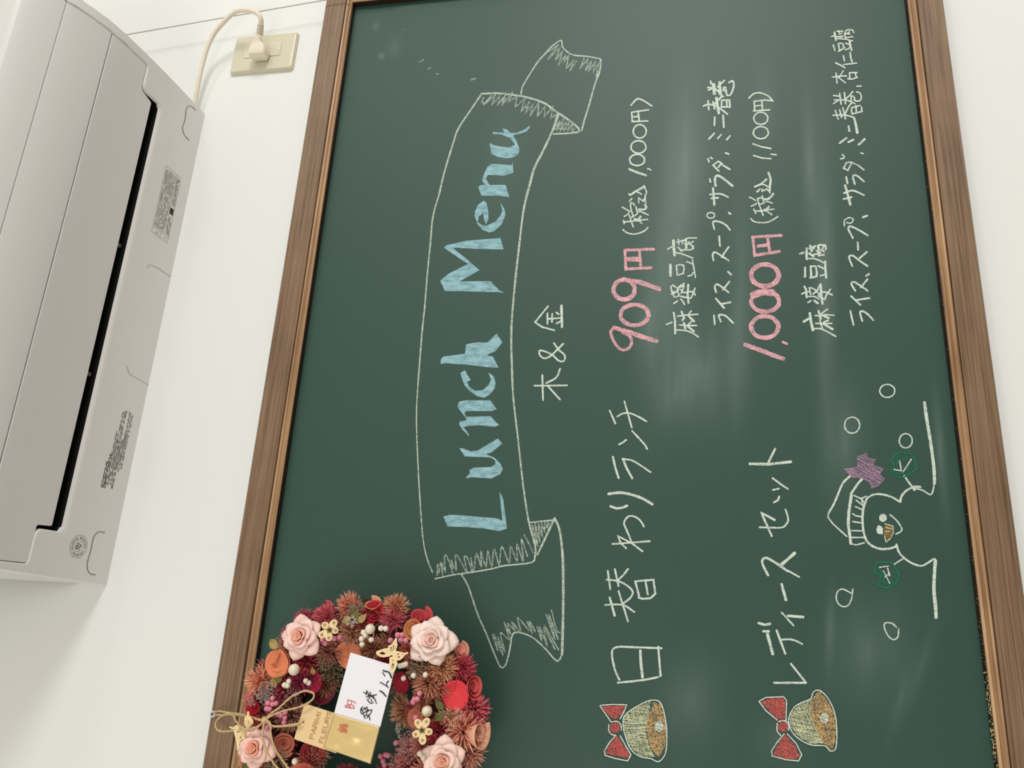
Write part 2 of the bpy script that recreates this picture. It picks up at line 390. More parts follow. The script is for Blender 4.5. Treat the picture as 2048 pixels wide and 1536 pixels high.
# banner
k = ink()
k.strokes('F1', '''~4|722,738 850,735 1000,752 1110,775 1220,815 1310,880 1400,940 1475,1000 1492,1030;1492,1030 1478,1042 1390,1052 1285,1055;
~722,738 640,860 540,1010 500,1120 430,1350 385,1536;~4.5|1325,905 1275,1040 1200,1200 1135,1330 1080,1536;
~3|1030,755 1045,680 1110,570 1170,480 1220,425 1270,370 1345,318 1360,370 1400,410 1450,435 1560,445 1660,465;~1660,465 1655,550 1615,660 1570,820 1530,950 1510,1030''', 3.3)
k.strokes('F2', '~398,0 340,200 318,420 295,650 275,900 250,1150 220,1536;~4|1088,0 1050,170 1015,460 975,830 955,1150 965,1536', 3)
k.strokes('F3', '~222,0 208,300 222,700 240,1000 260,1250 290,1400 335,1515;~3.4|962,0 975,180 1010,480 1045,800 1075,1010 1100,1150 1145,1320 1142,1390', 2.6)
k.strokes('F4', '~1145,200 1142,280 1110,335 900,360 800,385 640,412 500,432 355,463;~565,432 600,490 630,560 690,740 760,900 820,1050 860,1140 885,1163 915,1130 945,1010 960,915 990,885 1050,893 1130,930 1220,1010 1290,1090 1325,1110 1355,1060;~5|1295,-15 1330,60 1350,180 1362,330 1365,560 1362,800 1355,1060;4|1290,0 1160,275;1100,20 1290,0', 3.2)
k.build('chalk_banner', M['line_chalk'], board, 'white chalk outline of a ribbon banner')
k = ink()
k.strokes('F1', '''1225,420 1330,350 1240,470 1340,375 1300,480 1360,400 1325,515 1385,430 1365,500 1410,430 1385,545 1450,470 1412,570 1470,480;1530,455 1495,545 1560,460 1540,560 1590,470 1560,570 1620,480 1600,570 1650,490 1620,610 1655,540;
735,770 725,800 740,820 800,750 735,830 830,745 800,830 865,750 845,830 910,750 880,832 970,720 930,805 1000,760 985,845 1065,775 1030,885 1100,800 1060,900 1130,815 1100,920 1175,800 1160,915 1220,840 1215,920 1285,835 1265,935 1320,890 1300,950;
1290,1020 1340,950 1310,1030 1370,930 1340,1035 1390,950 1370,1035 1410,950 1400,1040 1440,960 1430,1035 1460,1000 1440,1040;1300,1010 1420,1025''', 2.8)
k.strokes('F4', '''~370,435 375,350 385,420 400,335 415,440 410,340 435,410 430,285 455,300 495,425 480,320 520,400 515,285 540,295 605,410 585,295 610,300 650,410 635,295 660,400 680,265 720,370 715,245 755,370 770,245 800,370 820,225 860,355 880,210 940,340 950,210 1000,325 1000,190 1050,330 1035,150 1085,290;~1055,115 1090,180 1130,260;
1105,40 1150,200 1120,30 1165,215 1140,20 1180,180 1165,15 1200,140 1190,10 1220,100 1215,10 1245,70 1240,5;1230,60 1270,15;
~805,900 850,1030 820,900 890,1065 845,910 905,1040 870,890 940,940 900,810 950,900 925,815 985,870 960,805 1030,880 1005,770 1095,870;~1080,800 1120,890 1100,800 1145,880;~1160,840 1195,950 1180,840 1240,1000 1210,850 1300,1020 1215,830 1330,1025;~1230,745 1300,940 1250,745 1325,940;~1270,705 1310,860 1340,890''', 2.8)
k.words('banner_hatching', M['hatch_chalk'], board, None, 6)
# blue heading
HEAD = [('F3', '420,1075 470,1062 560,1065 720,1080 850,1090 885,1110 862,880 890,930 922,1170 860,1190 740,1170 600,1158 455,1155'),
 ('F3', '595,770 630,735 625,710 660,690 800,685 830,660 828,635 795,612 740,607 590,603 545,535 580,540 640,562 690,555 850,460 885,500 800,570 755,583 820,610 870,660 888,700 870,740 800,775 700,770 645,765 610,775'),
 ('F3', '618,443 600,420 570,390 545,350 550,325 590,320 605,310 575,270 530,210 545,170 600,160 790,160 840,230 800,245 600,245 585,262 600,290 790,285 860,355 820,370 700,355 600,365 580,375 605,405 622,430'),
 ('F3', '555,-55 590,-78 635,0 608,15 620,50 670,85 730,80 775,40 795,0 775,-60 815,-30 832,20 822,70 785,115 740,140 690,128 630,90 590,45 572,5'),
 ('F2', '400,1370 400,1335 420,1312 590,1290 600,1215 680,1200 770,1200 840,1130 885,1200 830,1270 760,1300 810,1312 855,1400 760,1395 600,1375 430,1365'),
 ('F2', '432,795 420,760 470,720 790,718 860,790 902,810 860,805'), ('F2', '395,715 460,660 620,580 705,632 620,680 520,735 432,795'),
 ('F2', '425,455 460,430 600,540 705,632 640,600 520,520'), ('F2', '425,455 445,435 600,400 870,378 895,468 700,465 520,455 470,465 445,468'),
 ('F2', '690,120 735,85 760,100 775,170 775,230 755,270 740,230 735,180 700,210 690,250 720,275 760,280 830,250 870,200 885,160 868,95 905,160 908,200 880,270 820,325 780,335 730,315 690,270 665,200 670,170'),
 ('F2', '695,-25 720,-40 910,-40 940,55 850,45 720,45'),
 ('F1', '800,1290 960,1300 965,1270 972,1360 900,1385 830,1380 770,1378 755,1410 800,1480 870,1530 830,1525 770,1480 725,1425 740,1370 770,1310'),
 ('F1', '785,1125 810,1140 870,1155 940,1160 985,1140 950,1090 880,1060 805,1055 815,1038 850,1042 900,1045 885,1010 920,1020 950,1048 1000,1045 1060,1020 1095,993 1105,1000 1075,1035 1020,1055 970,1065 1000,1120 1022,1180 1010,1215 970,1240 910,1248 850,1235 795,1210')]
LET = [('L',0,1),('u',1,2),('n',2,3),('c',3,4),('h',4,5),('M',5,9),('e',9,10),('n',10,12),('u',12,13)]
for ch, i0, i1 in LET:
    k = ink()
    for fr, t in HEAD[i0:i1]: k.poly(k.pts(fr, t))
    k.build('chalk_letter', M['blue_chalk'], board, 'pale blue chalk letter %s of the heading' % ch)
# days line
k = ink()
k.strokes('F2', '1245,915 1145,1038;1140,1040 1200,1080 1295,1105;1240,970 1240,1055;1278,975 1275,1040;1245,1015 1345,1008;1310,965 1330,980;1310,1052 1345,1035;5|1350,910 1355,1080;~1290,1205 1330,1260 1375,1300 1370,1345 1330,1345 1280,1300 1230,1275 1180,1265 1180,1300 1215,1325 1260,1310 1310,1265 1365,1210')
k.strokes('F3', '1200,-40 1205,160;1135,45 1395,42;~1340,-90 1310,-20 1230,25;1245,50 1340,155')
k.words('chalk_text', M['white_chalk'], board, 'white chalk line naming the days')
# daily lunch
k = ink()
k.strokes('F6', '158,165 185,225 205,272;~220,215 265,190 320,188 390,215 458,255;278,92 300,170 338,305;235,440 265,425 293,402;~340,330 400,395 445,445 462,478;4.5|185,540 205,630 232,712;4.5|265,555 295,630 342,715;~275,558 340,570 410,610 490,665;5|165,940 215,958 265,950 300,935;~5.5|148,840 250,830 350,850 430,880 505,925;180,1245 320,1235 485,1222;293,1280 250,1240 225,1180 340,1240 425,1305;~335,1225 295,1130 275,1075 300,1030 340,1018 390,1040 420,1075 436,1105')
k.strokes('F4', '1715,400 1735,545;1770,385 1800,520;~1875,385 1840,430 1800,470;~1705,470 1780,478 1850,505 1910,560 1895,610 1840,655;4.5|1730,610 1770,755;1800,560 1875,800;~1695,670 1780,665 1850,675 1925,725', 3.8)
k.strokes('F5', '360,50 390,165;440,40 460,155;360,50 505,38 520,150 480,185 420,190 385,178', 4)
k.strokes('F5', '~235,835 200,760 175,640 185,590 230,572 350,575 570,583;220,857 350,845 450,832 545,812;543,570 552,680 562,805;5.5|400,600 405,700 418,815', 4.2)
k.words('chalk_text', M['white_chalk'], board, 'white chalk name of the daily lunch')
# ladies set
k = ink()
k.strokes('F6', '5.5|1290,597 1450,600 1625,580;4.5|1440,590 1497,475;4|1478,808 1527,798;4|1485,910 1520,890 1530,860;1475,712 1540,760 1600,800;~1370,1110 1450,1112 1550,1112 1590,1080 1602,1040 1580,965;4.4|1470,1182 1385,992 1495,1052;~5|1440,1498 1400,1420 1394,1375 1430,1358 1520,1410 1600,1465;1600,1460 1692,1512;6.5|1545,1415 1655,1318')
k.strokes('F5', '5.5|1525,72 1560,200;1525,298 1620,402;5.5|1575,325 1698,335;~5|1340,382 1390,395 1435,388;5|1378,448 1425,448;6|1412,470 1455,630;4.5|1485,440 1555,628;~1525,515 1590,512 1640,525 1690,550;4.5|1465,858 1720,858;4|1720,858 1598,705')
k.words('chalk_text', M['white_chalk'], board, 'white chalk name of the second set lunch')
# prices
k = ink()
k.strokes('F7', '~6|185,980 160,1010 175,1070 215,1130 260,1152 305,1130 320,1085 300,1040 250,1020;9|185,980 300,1015 400,1050 512,1085;8|o342,883,108,80;9|o262,688,82,76;9|255,610 380,630 535,685;268,385 275,535;268,385 490,378;275,530 470,520;380,400 390,520;9|285,455 385,455', 6)
k.words('chalk_price', M['pink_chalk'], board, 'pink chalk price of the first lunch')
k = ink()
k.strokes('F7', '9|1190,1110 1300,1150 1400,1190 1485,1220;5|1480,1090 1515,1105;9|o1342,975,105,84;8.5|o1345,780,108,78;14|1250,730 1330,705 1400,712;9.5|o1343,578,106,84;1250,285 1265,430;1245,285 1470,272;1265,425 1455,395;1365,295 1380,400;7|1290,355 1370,345', 6)
k.words('chalk_price', M['pink_chalk'], board, 'pink chalk price of the second lunch')
# tax lines
k = ink()
k.strokes('A', '~150,1335 210,1385 300,1418 380,1422 480,1400 580,1350 632,1295;165,1160 175,1225;190,1190 400,1165 630,1140;275,1062 315,1180 350,1288;5|375,1130 430,1160 490,1085;460,1165 515,1215;140,905 210,945 285,990;~275,985 250,1040 175,1085;~300,820 300,900 320,990 345,1070;300,820 345,830 378,870;318,1100 400,1055 435,1025;405,900 430,1020;~440,990 520,1000 640,1058;~4|455,950 560,950 600,910 575,855;278,790 325,740;4|270,660 300,670 400,600 550,520;430,620 480,635 510,660;455,820 455,730 540,790 560,750;~555,490 580,550 605,620 580,700 580,790 595,825;4.4|270,175 430,240 600,295;625,170 655,170 690,197', 3)
k.strokes('F8', 'o362,845,58,43;o372,745,58,48;o382,625,50,52;320,478 450,460;320,480 325,552;322,550 445,545;370,475 378,545;325,515 372,510;~315,425 350,385 375,375 420,395 475,430', 3.4)
k.words('chalk_text', M['white_chalk'], board, 'white chalk tax note beside the first price')
k = ink()
k.strokes('E', '~160,1355 220,1420 300,1455 450,1470 620,1460 760,1400 920,1300;245,1090 300,1220;~310,1145 450,1145 540,1130 640,1175 750,1250;410,1010 460,1140 510,1275;540,1105 620,1110 810,1095;4.4|600,1100 665,1025;~120,765 200,790 295,850;170,1015 250,980 325,930;355,800 365,870 405,1000;350,795 490,775;480,715 500,830 530,930;410,965 530,920;~4.5|530,820 640,810 730,740 795,660;575,890 640,880 760,925;4|335,610 420,540;4|270,470 440,400 600,260;~460,395 560,420 660,480;480,605 485,535 545,580 600,520 700,640;~4.4|655,75 700,200 715,320 695,450 685,590', 3)
k.strokes('F8', '1255,810 1320,830 1390,835;1390,800 1430,805;1250,720 1320,745 1390,757;o1312,635,58,47;o1312,525,54,47;1260,390 1265,470;1260,395 1340,385 1405,390;1255,468 1380,460;1320,395 1325,460;1265,430 1320,425;~1220,370 1260,335 1310,330 1370,355 1405,395', 3.2)
k.words('chalk_text', M['white_chalk'], board, 'white chalk tax note beside the second price')
# dish lines
k = ink()
k.strokes('B', '70,400 120,370 185,325;5.4|235,150 245,350 270,570;~310,495 450,525 600,575 780,650;330,205 560,135;370,115 390,260;480,250 510,160;365,340 480,460;430,435 580,405;4.6|580,110 600,420;580,120 650,80 880,85;600,415 700,420 800,370;540,240 620,260 680,190;680,260 790,180;690,260 790,320 770,345;5.4|150,830 155,1140;320,850 340,1120;320,850 430,825 490,850;510,830 535,930 510,1060;350,1120 520,1070;600,740 770,810;640,1145 740,1130 785,1050;765,700 810,950 850,1190', 3)
k.strokes('C', '~215,400 160,250 140,170 190,125 260,180;150,285 270,280;150,340 230,310;5|290,280 310,190 390,130 440,150;445,70 430,200 385,310;300,300 340,340;360,220 440,300;~240,410 320,375 450,405 600,430;205,555 300,495;370,450 420,500 460,580;4.4|550,110 535,350 555,540;460,300 560,275 680,275 710,360;620,430 660,310 710,190;30,1050 165,1000;4.4|205,770 235,950 240,1265;~270,1180 480,1195 640,1250 790,1345;295,855 480,830 780,810;4|390,745 450,900 410,950;540,830 620,730;4.4|545,840 690,980;335,1060 500,1075 750,1075;4.6|445,1010 480,1150;520,1085 630,975;4.4|540,1095 680,1215', 3.2)
k.words('chalk_text', M['white_chalk'], board, 'white chalk dish name under the first price')
k = ink()
k.strokes('F7', '952,885 958,955;~1005,935 990,885 1040,890 1100,945;965,755 1030,830;1005,800 1080,785;~970,710 958,665 985,650 1065,710;1020,690 1072,625;1060,550 1085,575;~948,465 943,415 970,405 1065,465;1010,440 1065,360;992,278 998,355;~955,225 945,170 985,165 1040,190 1075,230;2.8|o928,118,30,22;1065,98 1080,108', 3.8)
k.strokes('F8', '4.6|945,1060 955,1190;~920,1110 1000,1105 1062,1130;930,1140 985,1135;920,990 925,1015;~4.8|965,1045 960,985 985,965 1040,1000 1095,1045;905,835 915,860;925,825 940,835;990,930 945,885 985,855 1010,870 1020,885 1075,918;985,900 1010,870;1040,790 1068,800;912,685 955,640;980,680 1008,650;1050,690 1075,660;958,515 955,580;1022,500 1028,595', 3.6)
k.strokes('D', '165,630 180,815;265,650 300,800;5.4|335,570 385,890;~70,740 170,705 290,725 400,780 560,905;290,710 445,540;445,620 440,760;450,620 600,615 615,770;545,620 550,760;450,760 600,755;215,230 235,290;6|280,290 295,490;6|400,250 415,500;~160,360 240,360 330,400 480,550;170,410 235,385;360,350 500,215;480,430 485,360 520,355 545,500;~545,520 620,510 680,380 690,280 665,225 590,260', 3.8)
k.words('chalk_text', M['white_chalk'], board, 'white chalk list of sides under the first price')
k = ink()
k.strokes('G', '4|130,525 245,490;4.6|325,370 325,680;~350,655 540,665 660,700 800,775;380,380 580,300;4|420,290 465,460;470,440 540,350;4.4|395,510 520,600;520,545 640,530;5|650,290 670,580;4|690,270 850,290 860,400;660,580 815,550;590,440 720,500;690,400 820,465;760,410 800,320;4.4|282,905 280,1170;4.4|440,870 450,1140;440,875 590,870;4|590,920 610,1080 600,1160 420,1195;645,860 820,945;705,1135 790,1125 820,1100;~4.6|840,740 850,950 870,1195', 3.2)
k.strokes('H', '4|220,150 260,220 275,415;160,330 260,285 340,275;~275,395 400,385 490,405 570,450;340,190 370,340;~330,190 400,190 480,240 590,350;590,110 520,260 425,330;4.6|605,100 620,350 650,565;545,370 700,460 750,340 835,220;~640,285 740,290 880,355;305,535 375,485;4.6|455,485 540,550;4.6|205,985 320,915;5.4|350,780 370,950 425,1190;~450,1155 560,1145 700,1190 850,1270 965,1335;475,840 600,845 700,820 920,832;4.6|555,730 605,920;4.6|590,810 800,900;630,785 770,690;490,1025 650,1030 870,1025;590,950 650,1160;4.6|680,1040 890,1165;675,1000 790,950', 3.3)
k.words('chalk_text', M['white_chalk'], board, 'white chalk dish name under the second price')
k = ink()
k.strokes('F10', '540,1042 550,1090 565,1152;~632,1122 615,1055 640,1048 680,1075 717,1115;545,930 618,998;590,960 688,945;~578,890 548,835 570,822 610,845 675,890;620,865 672,800;660,775 685,760;~555,700 530,630 560,620 600,650 672,700;610,640 668,590;597,515 600,575;~560,485 525,415 540,395 600,420 675,465;~2.8|495,390 495,350 530,328 562,340 545,370 510,365;635,325 670,312;5.2|500,80 520,150 540,228;~490,140 560,120 645,155;488,185 550,170;508,15 518,65;~575,72 560,10 590,5 645,50', 3.8)
k.strokes('F9', '485,1290 525,1310;490,1290 510,1250 545,1245 600,1270 645,1305;520,1310 550,1250;465,1220 490,1215 495,1200;478,1185 485,1195;620,1175 640,1180', 3)
k.strokes('J', '4.2|320,1385 475,1270;4.2|510,1365 625,1310;4.6|735,1415 800,1370 870,1295;4.2|515,1010 535,1125;5|640,835 670,950 710,1165;~175,775 430,770 630,820;225,665 290,860;320,650 365,825;390,605 450,855;440,740 520,580 580,510;590,610 580,690 610,750;590,605 770,560;675,560 690,720;800,590 810,690 590,750;185,340 310,355;185,520 280,455;320,290 355,535;425,275 450,525;~200,440 420,440 540,465 655,520;450,420 540,340 610,250;~580,480 575,360 620,360 655,410 640,440 700,465 770,450 795,380 770,290 690,260;700,140 795,132', 3.1)
k.strokes('I', '170,1352 330,1330 510,1322;260,1250 285,1490;350,1340 430,1200;310,1350 480,1485;580,1240 585,1380;580,1245 760,1245;720,1270 740,1360;535,1390 640,1400 770,1355;3.6|250,1015 370,1070 470,1130;430,1055 750,1020;435,845 460,970;3.8|595,770 610,900 640,985;195,590 235,725;315,560 345,720;320,555 390,550 430,580 440,650;320,745 470,650;485,550 570,580;475,705 560,680 600,620;4|580,490 600,620 630,715;150,395 235,355;4|225,290 240,400 260,480;270,440 460,450 650,495;280,265 420,265;330,270 340,340;375,330 400,310;280,390 400,410;290,395 440,380;465,300 480,420;~465,300 520,240 640,235 680,300;500,420 660,395;480,320 590,335;520,320 580,275', 2.9)
k.words('chalk_text', M['white_chalk'], board, 'white chalk list of sides under the second price')
# bells
def ellipse(cx, cy, rx, ry, n=14): return ' '.join('%g,%g' % (cx+rx*math.cos(a*2*math.pi/n), cy+ry*math.sin(a*2*math.pi/n)) for a in range(n))
def bell(lab, bows, body, rim, outline, clap, ring):
    root = None
    k = ink()
    for p in body: q = k.pts('F5', p); k.hatch(q, 0.15, 2.3, 2.0); k.hatch(q, 1.2, 5, 1.6)
    root = k.build('chalk_bell', M['yellow_chalk'], board, lab)
    k = ink(); k.k = 80
    for p in bows: q = k.pts('F5', p); k.hatch(q, .5, 1.9, 1.9); k.hatch(q, 1.5, 5, 1.6)
    o = k.build('bow', M['red_chalk'], root, 'red chalk bow'); 
    k = ink(); k.k = 90
    for p in rim: q = k.pts('F5', p); k.hatch(q, 1.35, 2.0, 1.9); k.hatch(q, .9, 4.5, 1.6)
    k.strokes('F5', ring, 2.4); k.build('bell_rim', M['orange_chalk'], root, 'orange chalk rim')
    k = ink(); k.k = 220; k.strokes('F5', outline, 2.3)
    q = k.pts('F5', clap); k.hatch(q, .5, 2.2, 1.8); k.build('bell_outline', M['white_chalk'], root, 'white chalk outline and clapper')
bell('yellow chalk bell drawing with a red bow beside the first lunch', ['90,1045 280,1040 262,1090 205,1150 160,1130', ellipse(200,1215,40,45), '215,1280 250,1330 290,1390 312,1440 290,1460 125,1418 150,1360'],
     ['270,1130 350,1060 480,1000 470,1100 445,1250 480,1380 520,1450 400,1440 320,1370 275,1260 262,1190'], ['480,1090 510,1010 560,1030 600,1150 605,1260 590,1380 545,1450 490,1370 455,1260 450,1170'],
     '85,1037 180,1030 292,1033 270,1090 240,1145;80,1042 165,1165;~150,1190 150,1240 175,1270 205,1275;~165,1170 215,1165 245,1190 250,1235;205,1275 150,1340 115,1400 120,1435 200,1460 300,1480 325,1430 290,1370 240,1280;~262,1190 275,1120 350,1060 470,1000 560,1015 600,1150 612,1280 600,1420 545,1485 480,1460 400,1445 320,1380 275,1260 262,1190;1.8|300,1220 440,1215;1.8|310,1180 440,1180;1.8|310,1270 440,1260',
     ellipse(550,1205,36,44), 'o552,1205,50,62;~480,1090 455,1170 460,1260 490,1370 540,1440;490,1270 540,1280 590,1250')
bell('yellow chalk bell drawing with a red bow beside the second lunch', ['1365,1010 1420,985 1530,970 1555,1010 1560,1120 1530,1150 1490,1145 1420,1080', ellipse(1535,1205,42,44), '1550,1270 1620,1350 1670,1440 1640,1465 1560,1465 1455,1430 1500,1340'],
     ['1590,1120 1650,1040 1760,985 1760,1080 1800,1220 1870,1350 1750,1340 1640,1270 1590,1200'], ['1765,990 1820,920 1890,1000 1945,1110 1960,1240 1950,1330 1925,1395 1880,1360 1800,1220 1765,1100'],
     '1345,1005 1400,975 1540,968 1565,1000 1560,1160;1345,1005 1400,1080 1490,1155;~1490,1180 1490,1240 1520,1280;~1500,1165 1550,1160 1580,1190 1580,1235;1545,1265 1490,1330 1445,1400 1450,1440 1560,1470 1660,1480 1685,1430 1640,1340 1570,1265;~1760,985 1780,930 1830,920 1900,990 1950,1110 1965,1250 1955,1380 1910,1400 1870,1360 1750,1350 1640,1285 1590,1210 1585,1130 1640,1040 1760,985',
     ellipse(1865,1140,34,42), 'o1865,1140,58,66;~1765,1000 1760,1090 1800,1220 1880,1360 1920,1390')
# snowman
k = ink()
k.strokes('F11', '~4.6|515,945 490,1010 480,1090 485,1180 505,1260 550,1310 620,1335 690,1332 740,1315;~4|515,945 560,920 620,915 700,935 770,975;~4.4|770,975 780,930 820,885 880,858 925,860;~880,870 940,885 1000,918 1020,890 1033,820;~6.5|1033,830 1030,740 1022,660 1000,500 975,350 955,210;~4|740,1300 760,1360 800,1405 860,1445 930,1465 985,1440 1030,1412 1045,1440;4|800,775 880,885;800,1405 720,1455;~690,1072 740,1115 780,1175 775,1200 735,1222;5|605,1160 600,1200 630,1215', 3)
k.strokes('F12', '~7|1040,-55 1035,0 1028,160 1040,290 1045,380')
snow = k.build('chalk_snowman', M['white_chalk'], board, 'white chalk snowman drawing near the lower frame')
k = ink(); k.k = 40
k.strokes('F11', '6|395,920 375,1050 370,1150 385,1250 390,1295;390,1295 430,1305 495,1288;415,925 470,950 510,930;430,960 480,1000 470,945 500,990;425,1010 480,1035;3.4|405,1065 425,1080 470,1088;3.4|405,1125 465,1135;395,1195 480,1197;395,1248 490,1247;~4.4|385,775 330,830 290,920 260,990 220,1060;220,1060 215,1092 250,1140 360,1240;~4.8|475,800 440,840 390,915', 3)
k.build('chalk_hat', M['white_chalk'], snow)
k = ink(); k.k = 60
k.poly(k.pts('F11', ellipse(637,1097,30,32))); k.build('chalk_eye', M['white_chalk'], snow)
k = ink(); k.k = 60; k.poly(k.pts('F11', ellipse(612,1190,26,32))); k.build('chalk_eye', M['white_chalk'], snow)
k = ink(); k.k = 60
q = k.pts('F11', '335,722 440,710 440,630 510,600 520,640 580,650 560,690 640,720 610,760 650,800 600,850 550,870 530,820 470,790 400,785'); k.hatch(q, .5, 1.9, 1.9)
k.strokes('F11', '335,722 440,710 440,630 510,600 520,640 580,650 560,690 640,720 610,760 650,800 600,850 550,870 530,820 470,790 400,785 335,722', 1.6)
k.build('chalk_pompom', M['purple_chalk'], snow, 'purple chalk bobble on the hat')
k = ink(); k.k = 60
m1 = '800,785 760,785 705,750 700,715 720,690 705,650 740,605 800,597 850,605 880,650 890,720 850,750 800,785'
k.strokes('F11', '~3.6|'+m1+';~2.4|760,640 800,660 830,620;~2.4|720,740 780,760 850,700;2.4|750,610 740,690', 3)
k.build('chalk_mitten', M['green_chalk'], snow, 'green chalk mitten'); k = ink(); k.k = 60
m2 = '570,35 575,-20 600,-42 650,-45 700,-40 745,20 755,60 735,110 680,150 620,145 605,120 620,60 600,45 570,35'
k.strokes('F12', '~3.6|'+m2+';~2.4|620,100 650,120 700,110;~2.4|600,0 640,60 640,110;~2.4|720,20 700,100', 3)
k.build('chalk_mitten', M['green_chalk'], snow, 'green chalk mitten')
k = ink(); k.k = 90
k.strokes('F11', '2.6|765,660 778,735 720,725;2.6|855,645 820,700 790,745', 2.6); k.strokes('F12', '2.4|610,-5 680,-15;3|672,0 688,60;2|640,20 690,120;2|650,70 690,40', 2)
k.words('mitten_crease', M['white_chalk'], snow, None, 40)
k = ink(); k.k = 90
q = k.pts('F11', '650,1140 715,1160 718,1210 695,1255 660,1285 650,1250 642,1210'); k.poly(q)
k.build('chalk_nose', M['brown_chalk'], snow, 'brown chalk nose')
k = ink(); k.k = 100; k.strokes('F11', '650,1140 715,1160 718,1210 695,1255 660,1285 648,1230;660,1170 712,1185;655,1200 690,1200', 1.6); k.build('nose_outline', M['white_chalk'], snow)
for fr, t, lab in [('F11','o670,122,58,50','chalk snowflake ring nearest the frame corner'),('F11','o400,385,58,62','chalk snowflake ring above the bobble'),('F11','o812,505,50,55','chalk snowflake ring by the right mitten'),
                   ('F12','~405,162 402,195 395,240 370,285 335,297 295,275 278,225 290,180 320,162 350,170 395,195','chalk snowflake ring with a tail'),('F12','~742,455 705,425 655,422 648,460 680,525 722,550 752,525 757,468','chalk snowflake ring above the dusty rail')]:
    k = ink(); k.strokes(fr, t, 2.8); k.build('chalk_circle', M['white_chalk'], board, lab)
# dust along the lower rail and stray marks
k = ink()
k.strokes('F1', '230,490 265,470;2.2|300,545 320,530;2|365,580 380,583;1.6|115,230 120,232', 2.4); k.strokes('F1', '640,630 670,620', 4)
k.words('stray_chalk_mark', M['hatch_chalk'], board, None, 8)
v = []; f = []; random.seed(3)
for i in range(420):
    X = -.30+random.random()*.27+random.random()**6*.3 if i < 330 else random.uniform(-.3, 1.0); s = random.uniform(.0005, .0012)*(1.0 if X < -.02 else .55)
    Y = random.uniform(BY+.001, SY-.002); b = len(v); z = gb+.0003
    v += [(X-s, Y-s*.6, z), (X+s, Y-s*.6, z), (X+s*.3, Y, z+s*.8), (X+s, Y+s*.6, z), (X-s, Y+s*.6, z)]
    f += [(b, b+1, b+2), (b+1, b+3, b+2), (b+3, b+4, b+2), (b+4, b, b+2)]
o = pyobj('chalk_dust', v, f, mat('dust_yellow', srgb(214, 204, 150), .95, .1)); under(o, board); o['kind'] = 'stuff'; o['label'] = 'yellow chalk dust lying along the lower bead'
#PART2
# ------------------------------------------------------------------ air conditioner
ZBK = [(0,2.364),(.072,2.367),(.139,2.371),(.175,2.3746),(.216,2.379),(.246,2.385),(.275,2.3945),(.291,2.402),(.306,2.411),(.33,2.425)]
def zb(Y):
    y = -Y
    for (a, za), (b, zc) in zip(ZBK, ZBK[1:]):
        if y <= b: return za+(zc-za)*max(0, y-a)/(b-a)
    return ZBK[-1][1]
def onAC(x, y, lift=0.0):
    d = ray(x, y); P = lambda Y: CAM + d*((Y-CAM.y)/d.y); lo, hi = 0.0, -.33
    for _ in range(40):
        m = .5*(lo+hi); p = P(m)
        if p.z > zb(m): lo = m
        else: hi = m
    p = P(lo); return Vector((p.x, p.y, zb(lo)-.0004-lift))
AL, AR = .0234, .905
FRONT = [(-.306,2.411),(-.32,2.4188),(-.335,2.4285),(-.346,2.4370),(-.3515,2.4425),(-.3538,2.449),(-.3525,2.47),(-.346,2.51),(-.332,2.56),(-.302,2.62),(-.27,2.645),(-.2,2.656)]
ac = thing('air_conditioner', (.464, 0, 2.364), 'white wall-mounted air conditioner unit above the chalkboard', 'air conditioner')
def rounded(poly, rad, n=5):
    out = []
    for i, p in enumerate(poly):
        r = rad[i]; p = Vector(p)
        if r <= 0: out.append(p); continue
        a = (Vector(poly[i-1])-p).normalized(); b = (Vector(poly[(i+1) % len(poly)])-p).normalized()
        A, B = p+a*r, p+b*r
        for k in range(n+1):
            t = k/n; out.append(A*(1-t)**2+p*2*t*(1-t)+B*t*t)
    return out
def sheet(poly, zf, ys):
    """flat polygon in (x,y), cut at the given y lines and lifted to zf"""
    bm = bmesh.new(); vs = [bm.verts.new((p[0], p[1], 0)) for p in poly]; edge = [bm.edges.new((vs[i], vs[(i+1) % len(vs)])) for i in range(len(vs))]
    for t in tessellate_polygon([[Vector((p[0], p[1], 0)) for p in poly]]):
        try: bm.faces.new([vs[i] for i in t])
        except ValueError: pass
    for y in ys: bmesh.ops.bisect_plane(bm, geom=bm.verts[:]+bm.edges[:]+bm.faces[:], plane_co=(0, y, 0), plane_no=(0, 1, 0), dist=1e-6)
    for v in bm.verts: v.co.z = zf(v.co)
    return bm
YS = [-.03*k for k in range(1, 11)] + [-.295, -.302, -.168]
hole = [(.890,-.306),(.890,-.155),(.842,-.155),(.8435,-.1035),(.0905,-.1035),(.0905,-.156),(.041,-.157),(.041,-.306)]
hole_r = rounded(hole, [0,.007,.010,.014,.014,.010,.007,0])
lx = lambda Y: AL+.009*min(1.4, -Y/.2)
outer = [(lx(-.306),-.306),(lx(-.2),-.2),(lx(-.1),-.1),(AL,0),(AR,0),(AR,-.306)]
bm = sheet(outer+hole_r, lambda c: zb(c.y), YS)
def strip(bm, rows):
    vr = [[bm.verts.new(p) for p in r] for r in rows]
    for a, b in zip(vr, vr[1:]):
        for i in range(len(a)-1): bm.faces.new((a[i], a[i+1], b[i+1], b[i]))
